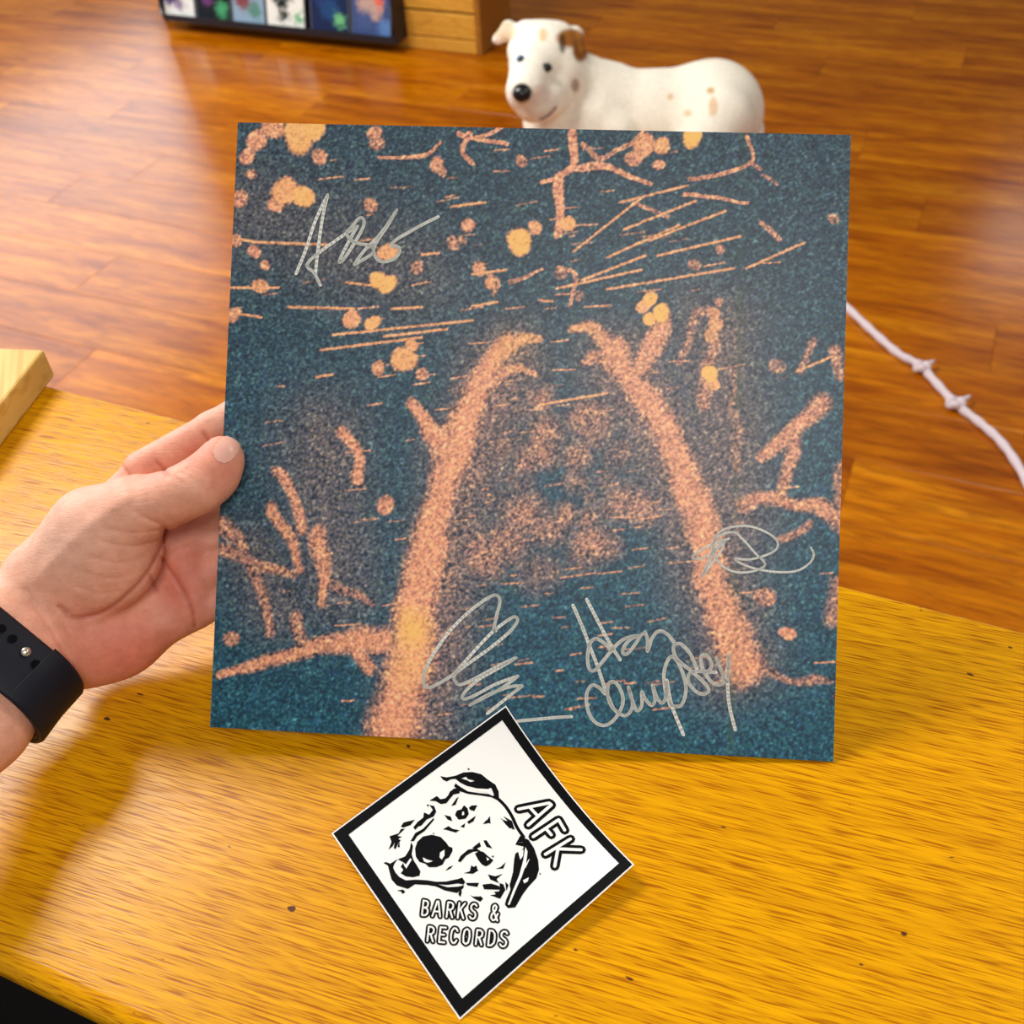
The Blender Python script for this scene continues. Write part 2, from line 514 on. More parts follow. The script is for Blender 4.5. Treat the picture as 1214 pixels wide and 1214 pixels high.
for a, b, lab, bg, spots in discs:
    fy = lambda x: 21 + (x - 194) * 36 / 276
    xa_, xb_ = on_y(a, fy(a), YR + .03)[0] + .002, on_y(b, fy(b), YR + .03)[0] - .002
    w = xb_ - xa_
    hgt = w * 0.95
    t = thing('compact_disc', lab, 'compact disc', ((xa_ + xb_) / 2, YR + .012, rz + .0125), 'compact discs in the black rack')
    lean = math.radians(14)
    def pt(u, v_, o):   # u across, v up the leaning face, o out of the face
        return base_of(t) + np.array([(u - .5) * w, math.sin(lean) * v_ * hgt - math.cos(lean) * o, math.cos(lean) * v_ * hgt + math.sin(lean) * o + .0026])
    V = [pt(u, v_, o) for o in (-.0095, 0) for v_ in (0, 1) for u in (0, 1)]
    obj('case', V, [(0, 1, 3, 2), (4, 6, 7, 5), (0, 4, 5, 1), (2, 3, 7, 6), (0, 2, 6, 4), (1, 5, 7, 3)], CASE, t)
    K = 28
    uu, vv = np.meshgrid(np.linspace(0, 1, K), np.linspace(0, 1, K))
    col = np.tile(np.array(srgb(*bg)), (K, K, 1))
    for cx_, cy_, r_, cc in spots:
        wgt = np.clip((r_ - np.hypot(uu - cx_, vv - cy_) + .05 * rng.standard_normal(uu.shape)) / .06 + .5, 0, 1)[..., None]
        col = col * (1 - wgt) + np.array(srgb(*cc)) * wgt
    V = [pt(.03 + .94 * u, .02 + .96 * v_, .0004) for u, v_ in zip(uu.ravel(), vv.ravel())]
    Fq = np.array([[r * K + c, r * K + c + 1, (r + 1) * K + c + 1, (r + 1) * K + c] for r in range(K - 1) for c in range(K - 1)])
    obj('cover_insert', V, Fq, INSERT, t, color=col.reshape(-1, 3))

# ------------------------------------------------------------------ knotted rope on the floor
ROPE = mat('white_rope', srgb(215, 200, 205), 0.8, 0.2)
vv_ = coords(ROPE, (1, 1, 1)); bump(ROPE, noise(ROPE, vv_, 260, 2), 0.5, 0.002)
rp = [(930, 300), (965, 328), (1011, 371), (1040, 398), (1066, 420), (1090, 433), (1108, 452), (1133, 479), (1160, 500), (1185, 522), (1207, 552), (1240, 610), (1290, 660)]
pw = [on_z(x, y_, 0.0085) for x, y_ in rp]
path = catmull(pw, 8)
rt = thing('rope', 'white rope with two knots lying across the floor right of the record sleeve', 'rope', (*path[len(path) // 2][:2], 0))
V, Fc = tube(path, 0.0085 + 0.0008 * np.sin(np.arange(len(path)) * 1.3), 12)
obj('cord', V, Fc, ROPE, rt, True)
for kx, ky, rr in ((1093, 435, .016), (1133, 478, .018)):
    c = on_z(kx, ky, .013)
    V = []
    th = np.linspace(0, 2 * PI, 25)[:-1]
    q = np.stack([c[0] + rr * .55 * np.cos(th) * (1 + .2 * np.cos(2 * th)), c[1] + rr * .55 * np.sin(th), c[2] + .0045 * np.sin(3 * th)], 1)
    V, Fc = tube(q, 0.0085, 10, True)
    obj('knot', V, Fc, ROPE, rt, True)
    q2 = np.array([c + np.array([.4 * rr, .2 * rr, .006]), c + np.array([1.0 * rr, .9 * rr, .006]), c + np.array([1.3 * rr, 1.7 * rr, .002])])
    V, Fc = tube(catmull(q2, 4), np.linspace(.006, .003, 9), 8)
    obj('frayed_end', V, Fc, ROPE, rt, True)

# ------------------------------------------------------------------ dog lying on the floor
def build_dog():
    D0 = float(np.linalg.norm(on_z(800, 150, 0.13) - EYE) * (M.T @ (on_z(800, 150, .13) - EYE))[2] / np.linalg.norm(on_z(800, 150, .13) - EYE))
    k = D0 / F_PX
    P = lambda x, y_, dd=0.0: cs(x, y_, D0 + dd)
    upc = M.T @ np.array([0, 0, 1.0])
    lo = np.array([(560 - CX) * k - .03, -(330 - CY) * k, D0 - .62]); hi = np.array([(935 - CX) * k, -(5 - CY) * k, D0 + .32])
    g = Field(lo, hi, 0.0055)
    # trunk: chest, belly, loin, haunch
    g.limb(P(716, 140, .02), P(775, 146, .02), 50 * k, 50 * k, .03)
    g.limb(P(775, 146, .02), P(842, 142, .04), 52 * k, 58 * k, .03)
    g.ell(P(842, 140, .0), np.eye(3), (60 * k, 57 * k, 62 * k), .03)
    g.limb(P(700, 150, -.03), P(722, 140, .03), 44 * k, 50 * k, .03)
    # neck
    g.limb(P(712, 128, .0), P(668, 100, -.08), 45 * k, 36 * k, .03)
    g.limb(P(655, 150, -.06), P(690, 150, -.03), 34 * k, 40 * k, .03)
    # skull, cheeks, muzzle, jaw
    h_ = -.12
    g.ell(P(646, 80, h_), np.eye(3), (41 * k, 40 * k, 44 * k), .02)
    g.ell(P(656, 100, h_ - .0), np.eye(3), (37 * k, 34 * k, 40 * k), .02)
    g.limb(P(633, 88, h_ - .07), P(622, 112, h_ - .135), 27 * k, 19 * k, .025)
    g.ell(P(625, 119, h_ - .12), np.eye(3), (20 * k, 20 * k, 23 * k), .02)
    g.limb(P(650, 118, h_ - .04), P(632, 132, h_ - .11), 26 * k, 18 * k, .012)
    g.limb(P(622, 118, h_ - .11), P(619, 112, h_ - .155), 15 * k, 11 * k, .015)
    g.limb(P(618, 66, h_ - .05), P(648, 72, h_ - .07), 15 * k, 15 * k, .02)
    g.limb(P(625, 52, h_ - .01), P(662, 54, h_ - .01), 19 * k, 19 * k, .02)
    # ears: folded flaps
    g.limb(P(620, 50, h_ + .02), P(603, 41, h_ + .01), 11 * k, 9 * k, .012)
    g.limb(P(603, 41, h_ + .0), P(589, 54, h_ - .03), 8.5 * k, 5 * k, .008)
    g.limb(P(612, 46, h_ - .01), P(592, 52, h_ - .03), 8 * k, 5 * k, .008)
    g.limb(P(664, 48, h_ + .02), P(681, 50, h_ + .01), 11 * k, 10 * k, .012)
    g.limb(P(681, 50, h_ + .0), P(689, 74, h_ - .03), 11 * k, 4.5 * k, .008)
    g.limb(P(672, 50, h_ - .01), P(688, 68, h_ - .035), 9 * k, 5 * k, .008)
    # legs on the floor (behind the sleeve from here)
    def fl_pt(x, y_, r): return M.T @ (on_z(x, y_, r) - EYE)
    for dx in (0, 45):
        g.limb(P(690 + dx * .8, 165, -.06), fl_pt(672 + dx, 235 - dx * .4, .045), 26 * k, 17 * k, .02)
        g.limb(fl_pt(672 + dx, 235 - dx * .4, .04), fl_pt(640 + dx, 262 - dx * .4, .035), 15 * k, 13 * k, .015)
        g.ell(fl_pt(634 + dx, 266 - dx * .4, .036), np.eye(3), (.05, .036, .05), .012)
    g.limb(P(850, 150, -.10), fl_pt(800, 225, .075), 40 * k, 24 * k, .03)
    g.limb(fl_pt(800, 228, .05), fl_pt(850, 215, .04), 17 * k, 13 * k, .015)
    g.limb(fl_pt(850, 215, .036), fl_pt(800, 236, .034), 12 * k, 12 * k, .012)
    tl = [P(888, 158, .08), fl_pt(890, 195, .05), fl_pt(866, 225, .034), fl_pt(835, 245, .03)]
    for a, b, r0, r1 in zip(tl[:-1], tl[1:], (17, 14, 11), (14, 11, 7)): g.limb(a, b, r0 * k, r1 * k, .012)
    V, Q = g.mesh()
    px = V[:, 0] / V[:, 2] * F_PX + CX; py = -V[:, 1] / V[:, 2] * F_PX + CY
    col = np.tile(np.array(srgb(246, 238, 222)), (len(V), 1))
    nz = rng.standard_normal(len(V))
    def spot(cx_, cy_, rx, ry, c, dmax=99, amt=1.0, soft=.35):
        nonlocal col
        d = np.hypot((px - cx_) / rx, (py - cy_) / ry)
        w = (np.clip((1 - d) / soft + .5, 0, 1) * amt * (V[:, 2] < D0 + dmax))[:, None]
        col = col * (1 - w) + np.array(srgb(*c)) * w
    spot(598, 44, 14, 12, (225, 190, 150), 99, .75)
    spot(588, 56, 7, 5, (245, 225, 215), 99, .9)
    spot(677, 52, 17, 11, (165, 105, 40))
    spot(688, 66, 9, 14, (140, 85, 30))
    spot(667, 58, 4, 12, (60, 40, 25), 99, .8)
    spot(644, 48, 5, 8, (225, 185, 130), 99, .8)
    spot(682, 108, 5, 8, (150, 105, 95), 99, .7)
    spot(842, 114, 5, 4, (205, 165, 110), 99, .9); spot(794, 121, 4, 4, (215, 180, 130), 99, .8)
    spot(845, 133, 5, 12, (215, 175, 120), 99, .7); spot(815, 141, 5, 4, (220, 185, 140), 99, .7)
    spot(640, 120, 14, 12, (225, 200, 185), 99, .5)
    col *= (1 + .04 * nz[:, None])
    W = cam2world(V)
    lowest = W[:, 2].min(); W[:, 2] -= lowest if lowest < 0 else 0
    m = mat('dog_fur', rough=0.85, spec=0.2, attr='tint')
    vv2 = coords(m, (1, 1, 1)); bump(m, noise(m, vv2, 130, 3), 0.35, 0.004)
    base = np.array([*W[:, :2].mean(0), 0.0])
    d = obj('dog', W, Q[:, ::-1].copy(), m, None, True, np.clip(col, 0, 1), origin=base)
    tag(d, 'white dog with one brown ear lying on the floor, looking at the camera', 'dog')
    off = np.array([0, 0, -lowest if lowest < 0 else 0.0])
    dark = mat('wet_black', (0.006, 0.005, 0.006), 0.25, 0.5)
    iris = mat('pale_blue_eye', srgb(120, 160, 200), 0.2, 0.5)
    def surf(x, y_):     # first fur point under a view direction
        i = np.hypot(px - x, py - y_) < 3.0
        j = np.argmin(np.where(i, V[:, 2], 9)); return V[j, 2]
    def ball(name, x, y_, r, m_, sq=(1, 1, 1), push=0.3, par=d):
        c = at(x, y_, surf(x, y_)) + off
        c = c + (EYE - c) / np.linalg.norm(EYE - c) * r * push * -1
        bm_ = bmesh.new(); bmesh.ops.create_uvsphere(bm_, u_segments=18, v_segments=12, radius=r)
        vs_ = [np.array(w.co) * sq for w in bm_.verts]; fs_ = [[w.index for w in q.verts] for q in bm_.faces]; bm_.free()
        rot = M  # local axes right, up, forward
        return obj(name, np.array(vs_) @ rot.T + c, fs_, m_, par, True)
    nb = ball('nose', 619, 117, 10.5 * k, dark, (1.0, .95, .7), 0.1)
    e1 = ball('eye', 617.5, 77, 5 * k, iris, (1, .9, .7), .35)
    e1['label'] = 'pale blue eye'
    ball('pupil', 617.5, 77, 3.4 * k, dark, (1, 1, .6), -.15, e1)
    ball('eye', 648, 87, 6 * k, dark, (1.05, .8, .7), .3)
    # lip line
    V2 = []
    lp = [(640, 149), (648, 145), (655, 139), (660, 133)]
    pts = [at(x, y_, surf(x, y_)) + off for x, y_ in lp]
    Vt, Ft = tube(catmull(pts, 4), .0028, 8)
    obj('lip', Vt, Ft, mat('dark_lip', srgb(130, 90, 85), .6), d, True)


build_dog()


# ------------------------------------------------------------------ record sleeve
def homography(src, dst):
    A = []
    for (x, y_), (u, v_) in zip(src, dst):
        A.append([x, y_, 1, 0, 0, 0, -u * x, -u * y_, -u]); A.append([0, 0, 0, x, y_, 1, -v_ * x, -v_ * y_, -v_])
    return np.linalg.svd(np.array(A, float))[2][-1].reshape(3, 3)


HS = 0.1575
PXS = [(282, 145), (1009, 160), (988, 903), (249, 862)]
h = homography([(-HS, HS), (HS, HS), (HS, -HS), (-HS, -HS)], [((x - CX) / F_PX, -(y_ - CY) / F_PX) for x, y_ in PXS])
if h[2, 2] < 0: h = -h
h *= 2 / (np.linalg.norm(h[:, 0]) + np.linalg.norm(h[:, 1]))
SX, SY, SC = M @ h[:, 0], M @ h[:, 1], M @ h[:, 2] + EYE
SN = -np.cross(SX, SY); SN /= np.linalg.norm(SN)
if SN @ (EYE - SC) < 0: SN = -SN
hi_ = np.linalg.inv(h)
def px2uv(x, y_):
    q = hi_ @ np.array([(x - CX) / F_PX, -(y_ - CY) / F_PX, 1.0]); return q[0] / q[2], q[1] / q[2]
def S(u, v_, o=0.0): return SC + SX * u + SY * v_ + SN * o
def sleeve_px(x, y_, o=0.0): u, v_ = px2uv(x, y_); return S(u, v_, o)
def sleeve_depth(x, y_): return float((M.T @ (sleeve_px(x, y_) - EYE))[2])


TH = 0.004
EDGE = mat('sleeve_edge', srgb(40, 62, 70), 0.4, 0.5)
PAPER = mat('printed_card', rough=0.42, spec=0.35, attr='tint')
sl = thing('record_sleeve', 'square dark teal and coral record sleeve with silver signatures, held upright on the counter', 'record sleeve', S(0, -HS, -TH / 2))
V = [S(u * HS, v_ * HS, o) for o in (-TH, -.0002) for v_ in (-1, 1) for u in (-1, 1)]
cc = np.mean(V, 0)
me = bev_mesh('card', np.array(V) - base_of(sl), [(0, 1, 3, 2), (4, 6, 7, 5), (0, 4, 5, 1), (2, 3, 7, 6), (0, 2, 6, 4), (1, 5, 7, 3)], 0.0008, 2)
me.materials.append(EDGE)
link('card', me, sl)


def cover_print(K=560):
    """abstract dusk-garden print: grainy teal ground, coral blooms, stems, twigs and threads."""
    u = np.linspace(-HS, HS, K)
    uu, vv = np.meshgrid(u, u)
    q = np.einsum('ij,jab->iab', h, np.stack([uu, vv, np.ones_like(uu)]))
    px = q[0] / q[2] * F_PX + CX; py = -q[1] / q[2] * F_PX + CY
    def fbm(s0, oct_=4, seed=0):
        r = np.random.default_rng(seed); out = np.zeros_like(px); amp = 1
        for o in range(oct_):
            n_ = int(s0 * 2 ** o) + 2
            g_ = r.standard_normal((n_ + 1, n_ + 1))
            a = (uu + HS) / (2 * HS) * (n_ - 1); b = (vv + HS) / (2 * HS) * (n_ - 1)
            i, j = a.astype(int), b.astype(int); fa, fb = a - i, b - j
            fa, fb = fa * fa * (3 - 2 * fa), fb * fb * (3 - 2 * fb)
            out += amp * (g_[j, i] * (1 - fa) * (1 - fb) + g_[j, i + 1] * fa * (1 - fb) + g_[j + 1, i] * (1 - fa) * fb + g_[j + 1, i + 1] * fa * fb)
            amp *= .55
        return out
    wob = fbm(14, 2, 1); wob2 = fbm(14, 2, 2)
    wx, wy = px + 3.5 * wob, py + 3.5 * wob2
    m_ = np.zeros_like(px); hot = np.zeros_like(px)
    def add(w, amt=1.0):
        nonlocal m_
        m_ = np.maximum(m_, w * amt)
    def disc(x, y_, r, amt=1.0, yel=0.0, soft=.35):
        nonlocal hot
        d = np.hypot(wx - x, wy - y_) / r
        w = np.clip((1 - d) / soft + .5, 0, 1); add(w, amt)
        hot = np.maximum(hot, w * yel)
    def stroke(pts, w0, w1, amt=1.0, soft=.5, warp=True, yel=0.0):
        nonlocal hot
        p = catmull(pts, 5) if len(pts) > 2 else np.asarray(pts, float)
        X, Y_ = (wx, wy) if warp else (px, py)
        n_ = len(p) - 1
        for i, (a, b) in enumerate(zip(p[:-1], p[1:])):
            wd = w0 + (w1 - w0) * i / max(n_ - 1, 1)
            x0, x1 = min(a[0], b[0]) - 2 * wd - 14, max(a[0], b[0]) + 2 * wd + 14
            y0, y1 = min(a[1], b[1]) - 2 * wd - 14, max(a[1], b[1]) + 2 * wd + 14
            s_ = (px > x0) & (px < x1) & (py > y0) & (py < y1)
            if not s_.any(): continue
            d = line_dist(X[s_], Y_[s_], [a, b]) / wd
            w = np.clip((1 - d) / soft + .5, 0, 1)
            m_[s_] = np.maximum(m_[s_], w * amt); hot[s_] = np.maximum(hot[s_], w * yel)
    # blooms out of focus along the top and left
    for x, y_, r, a, ye in [(352, 160, 20, 1, .55), (372, 152, 14, 1, .7), (300, 165, 11, .85, 0), (290, 182, 9, .8, 0), (320, 152, 14, .8, .1), (378, 182, 9, .7, 0),
                            (337, 222, 17, 1, .3), (359, 227, 13, 1, .6), (328, 238, 10, .8, 0), (288, 238, 10, .7, 0), (296, 205, 7, .5, 0), (446, 155, 8, .7, 0), (448, 168, 9, .5, 0),
                            (515, 195, 9, .7, 0), (522, 203, 6, .6, 0), (616, 187, 7, .6, 0), (438, 245, 8, .6, 0), (494, 318, 8, .5, 0), (557, 264, 9, .85, 0), (613, 287, 14, 1, .8), (632, 270, 9, .9, .2),
                            (458, 297, 10, .9, .3), (452, 333, 10, 1, .7), (464, 340, 11, 1, .7), (300, 302, 7, .8, 0), (309, 317, 6, .7, 0), (303, 340, 8, .8, .2), (278, 290, 7, .7, 0), (277, 370, 8, .7, .1),
                            (417, 378, 10, .95, .2), (439, 383, 8, 1, .5), (487, 411, 8, .95, .3), (477, 428, 13, 1, .4), (448, 438, 9, .8, .1), (494, 445, 7, .7, 0), (535, 290, 9, .5, 0), (548, 285, 6, .5, 0),
                            (565, 316, 8, .7, .1), (577, 335, 9, .8, .2), (760, 168, 14, .9, .15), (783, 170, 10, .9, .3), (750, 185, 10, .8, 0), (781, 197, 8, .8, 0), (820, 162, 11, 1, .95), (771, 355, 9, 1, .8),
                            (784, 372, 10, 1, .9), (770, 378, 8, 1, .8), (763, 362, 8, .9, .3), (842, 365, 8, .8, .2), (845, 380, 9, .8, .2), (840, 392, 8, .8, .3), (845, 440, 10, 1, .9), (848, 452, 8, .9, .4),
                            (671, 265, 10, 1, .45), (848, 350, 6, .5, 0), (820, 315, 8, .5, 0), (985, 255, 6, .4, 0), (456, 598, 10, .8, 0), (851, 293, 6, .5, 0), (925, 435, 9, .35, 0), (932, 747, 8, .8, 0),
                            (275, 757, 10, .55, 0), (905, 705, 12, .55, 0), (690, 355, 7, .4, 0), (660, 330, 8, .45, 0)]:
        disc(x, y_, r, a, ye)
    # twigs
    for p, w0, w1, a in [([(560, 152), (552, 180), (565, 197)], 4, 3, .8), ([(545, 155), (575, 162), (595, 172)], 4, 2, .8), ([(567, 158), (590, 150)], 3, 2, .7), ([(450, 186), (500, 184), (520, 170)], 2.2, 2, .7),
                         ([(674, 155), (678, 190), (660, 205), (640, 213)], 6, 3, .9), ([(658, 205), (662, 240), (660, 278)], 6, 4, .85), ([(680, 195), (710, 190), (740, 205), (770, 222)], 4, 3, .75), ([(690, 168), (720, 185), (760, 150)], 3, 2, .6),
                         ([(888, 160), (892, 190), (860, 205), (820, 215)], 3, 2.5, .7), ([(888, 190), (902, 202)], 3, 2, .6), ([(812, 232), (850, 238), (885, 240)], 3, 2, .75), ([(660, 320), (680, 330), (676, 365)], 4, 3, .6),
                         ([(606, 335), (625, 328), (640, 322)], 3, 2, .6), ([(575, 322), (590, 335), (580, 350)], 3, 2, .6), ([(752, 250), (790, 265)], 2.5, 2, .5), ([(905, 262), (925, 283)], 3, 2, .5), ([(905, 210), (920, 220)], 2, 1.5, .4)]:
        stroke(p, w0, w1, a)
    # long stems and blades of leaf, out of focus
    for p, w0, w1, a in [([(470, 862), (486, 800), (494, 730), (512, 640), (535, 545), (562, 470), (596, 408)], 30, 12, .95),
                         ([(492, 480), (510, 500), (528, 530)], 7, 11, .9), ([(400, 510), (418, 535), (424, 575)], 7, 8, .8), ([(330, 560), (352, 590), (360, 630)], 7, 6, .7), ([(322, 604), (348, 640), (360, 680)], 7, 5, .75),
                         ([(378, 638), (384, 680), (382, 718)], 10, 5, .75), ([(262, 620), (285, 650), (312, 700), (322, 750)], 10, 5, .5), ([(265, 655), (300, 668), (350, 686)], 8, 5, .55), ([(395, 690), (420, 705), (440, 722)], 7, 3, .45),
                         ([(258, 800), (320, 783), (390, 765), (455, 757)], 4, 13, .85), ([(420, 770), (438, 790)], 9, 8, .75), ([(350, 735), (356, 760)], 8, 6, .5),
                         ([(880, 790), (862, 745), (845, 690), (832, 620), (810, 560), (778, 490), (728, 415)], 24, 14, .85),
                         ([(764, 430), (775, 410), (786, 380)], 13, 10, .8), ([(835, 480), (842, 440), (846, 400)], 10, 7, .55), ([(808, 430), (820, 380), (838, 360)], 5, 4, .45),
                         ([(975, 480), (945, 505), (900, 545)], 10, 7, .75), ([(948, 500), (935, 550), (925, 585)], 9, 6, .65), ([(1000, 625), (965, 600), (930, 594), (890, 590)], 8, 6, .75), ([(960, 620), (925, 640)], 5, 4, .5),
                         ([(1000, 560), (992, 620)], 8, 6, .5), ([(990, 690), (985, 730)], 10, 7, .45), ([(870, 795), (930, 800), (990, 812)], 7, 3, .45), ([(895, 590), (880, 600)], 9, 8, .6), ([(950, 440), (965, 405)], 5, 4, .4),
                         ([(985, 420), (995, 450)], 5, 4, .5), ([(870, 440), (872, 560)], 7, 9, .35),
                         ([(575, 455), (610, 435), (632, 440)], 12, 4, .7), ([(590, 430), (612, 405), (640, 398)], 11, 4, .8), ([(745, 440), (712, 425), (694, 432)], 13, 4, .65), ([(728, 415), (708, 392), (684, 390)], 12, 4, .75)]:
        stroke(p, w0, w1, a, 1.0)
    hot_at = lambda x, y_, r, a: np.maximum(hot, np.clip(1.2 - np.hypot(wx - x, wy - y_) / r, 0, 1) * a)
    hot = hot_at(490, 750, 26, .8); hot = hot_at(486, 790, 30, .35); hot = hot_at(620, 405, 40, .35); hot = hot_at(700, 398, 26, .3)
    # a soft drift of small blooms low between the stems
    r3 = np.random.default_rng(5)
    for i in range(46):
        disc(640 + 85 * r3.standard_normal() * .8, 560 + 62 * r3.standard_normal(), r3.uniform(10, 26), r3.uniform(.2, .5), 0, 1.3)
    for x, y_, r in [(560, 470, 22), (760, 600, 24), (600, 640, 26), (700, 500, 24)]: disc(x, y_, r, .4, 0, 1.0)
    # haze around the stems
    for p, wd, a in [([(500, 850), (540, 600), (600, 430)], 50, .28), ([(870, 780), (820, 580), (740, 440)], 52, .28), ([(380, 520), (400, 700)], 60, .16), ([(850, 400), (860, 620)], 60, .2), ([(300, 250), (480, 330)], 70, .10), ([(300, 660), (330, 720)], 50, .15)]:
        d = line_dist(wx, wy, p) / wd
        m_ = np.maximum(m_, np.exp(-d * d) * a)
    # fine threads
    thr = [((280, 283), (300, 286)), ((300, 287), (388, 290)), ((272, 341), (330, 341)), ((342, 364), (420, 366)), ((465, 366), (500, 364)), ((395, 397), (560, 380)), ((380, 415), (500, 400)), ((375, 447), (394, 444)), ((535, 245), (575, 240)),
           ((500, 302), (520, 300)), ((275, 371), (310, 376)), ((735, 240), (815, 220)), ((740, 272), (825, 238)), ((770, 285), (860, 250)), ((720, 305), (805, 267)), ((680, 298), (760, 235)), ((780, 303), (878, 280)), ((690, 332), (765, 303)), ((660, 342), (760, 320)), ((720, 343), (870, 318)), ((885, 318), (953, 288)),
           ((945, 440), (988, 422)), ((640, 480), (720, 466)), ((560, 325), (600, 320)), ((560, 363), (590, 358)), ((455, 399), (530, 390)), ((410, 335), (440, 338)), ((640, 356), (655, 357))]
    for a, b in thr: stroke([a, b], 1.5, 1.1, .9, .9, False, .25)
    rt_ = np.random.default_rng(11)
    for i in range(230):
        x = rt_.normal(600, 150); y_ = rt_.uniform(430, 850) if rt_.random() < .7 else rt_.uniform(170, 430)
        if not (270 < x < 1000): continue
        l_ = rt_.uniform(6, 30); sl_ = -.12 + .05 * rt_.standard_normal()
        stroke([(x, y_), (x + l_, y_ + sl_ * l_)], 1.1, .8, rt_.uniform(.3, .75), .9, False, .1)
    # film grain
    g1 = rng.standard_normal(px.shape)
    g2 = g1.copy()
    for ax in (0, 1): g2 = (np.roll(g2, 1, ax) + 2.2 * g2 + np.roll(g2, -1, ax)) / 4.2
    g2 /= g2.std()
    mm = np.clip(m_ + .17 * g2 * np.clip(m_ * 2.2, 0.10, 1) * (1.15 - .6 * m_), 0, 1)
    mm = .5 * mm + .5 * mm * mm * (3 - 2 * mm)
    tt = np.clip((py - 300) / 560, 0, 1)[..., None]
    teal = np.array(srgb(39, 62, 75)) * (1 - tt) + np.array(srgb(17, 69, 88)) * tt
    g3 = np.stack([np.roll(g2, 9, 0), g2, np.roll(g2, 23, 1)], -1)
    teal = teal * np.exp(.34 * g2[..., None] + .10 * g3)
    coral = np.array(srgb(214, 146, 112)) * np.exp(.16 * g2[..., None] + .05 * g3)
    ye = np.array(srgb(236, 178, 92))
    hh = np.clip(hot, 0, 1)[..., None]
    cor = coral * (1 - hh) + ye * hh
    c = teal * (1 - mm[..., None]) + cor * mm[..., None]
    # worn spine crease and a mossy fleck line
    cr = np.exp(-((px - (882 - (py - 170) * .022)) / 4.5) ** 2)[..., None] * np.clip(.55 + .4 * wob, 0, .8)[..., None]
    c = c * (1 - .35 * cr) + np.array(srgb(60, 80, 38)) * .35 * cr
    V = (SC + uu[..., None] * SX + vv[..., None] * SY).reshape(-1, 3)
    i = np.arange(K * K).reshape(K, K)
    Q = np.stack([i[:-1, :-1], i[:-1, 1:], i[1:, 1:], i[1:, :-1]], -1).reshape(-1, 4)
    return V, Q, np.clip(c * 1.34, 0, 1).reshape(-1, 3)


V, Q, col = cover_print()
obj('printed_front', V, Q, PAPER, sl, color=col)


def ribbon(paths, to3d, widths, taper=False):
    """pen strokes: quads with round joints, mapped from photo-independent 2-D drawing units to the surface."""
    V, Fc = [], []
    for p, w in zip(paths, widths):
        p = np.asarray(p, float); n_ = len(p)
        for i in range(n_):
            hw = w / 2
            if taper: hw *= .55 + .45 * min(1, 4.0 * (n_ - 1 - i) / n_ + .15)
            b0 = len(V)
            for k in range(8): V.append(to3d(p[i][0] + hw * math.cos(k * PI / 4), p[i][1] + hw * math.sin(k * PI / 4)))
            Fc.append(tuple(range(b0, b0 + 8)))
            if i < n_ - 1:
                t = p[i + 1] - p[i]; l_ = np.linalg.norm(t)
                if l_ < 1e-6: continue
                nn = np.array([-t[1], t[0]]) / l_ * hw
                b0 = len(V)
                for q in (p[i] + nn, p[i] - nn, p[i + 1] - nn, p[i + 1] + nn): V.append(to3d(*q))
                Fc.append((b0, b0 + 1, b0 + 2, b0 + 3))
    return V, Fc


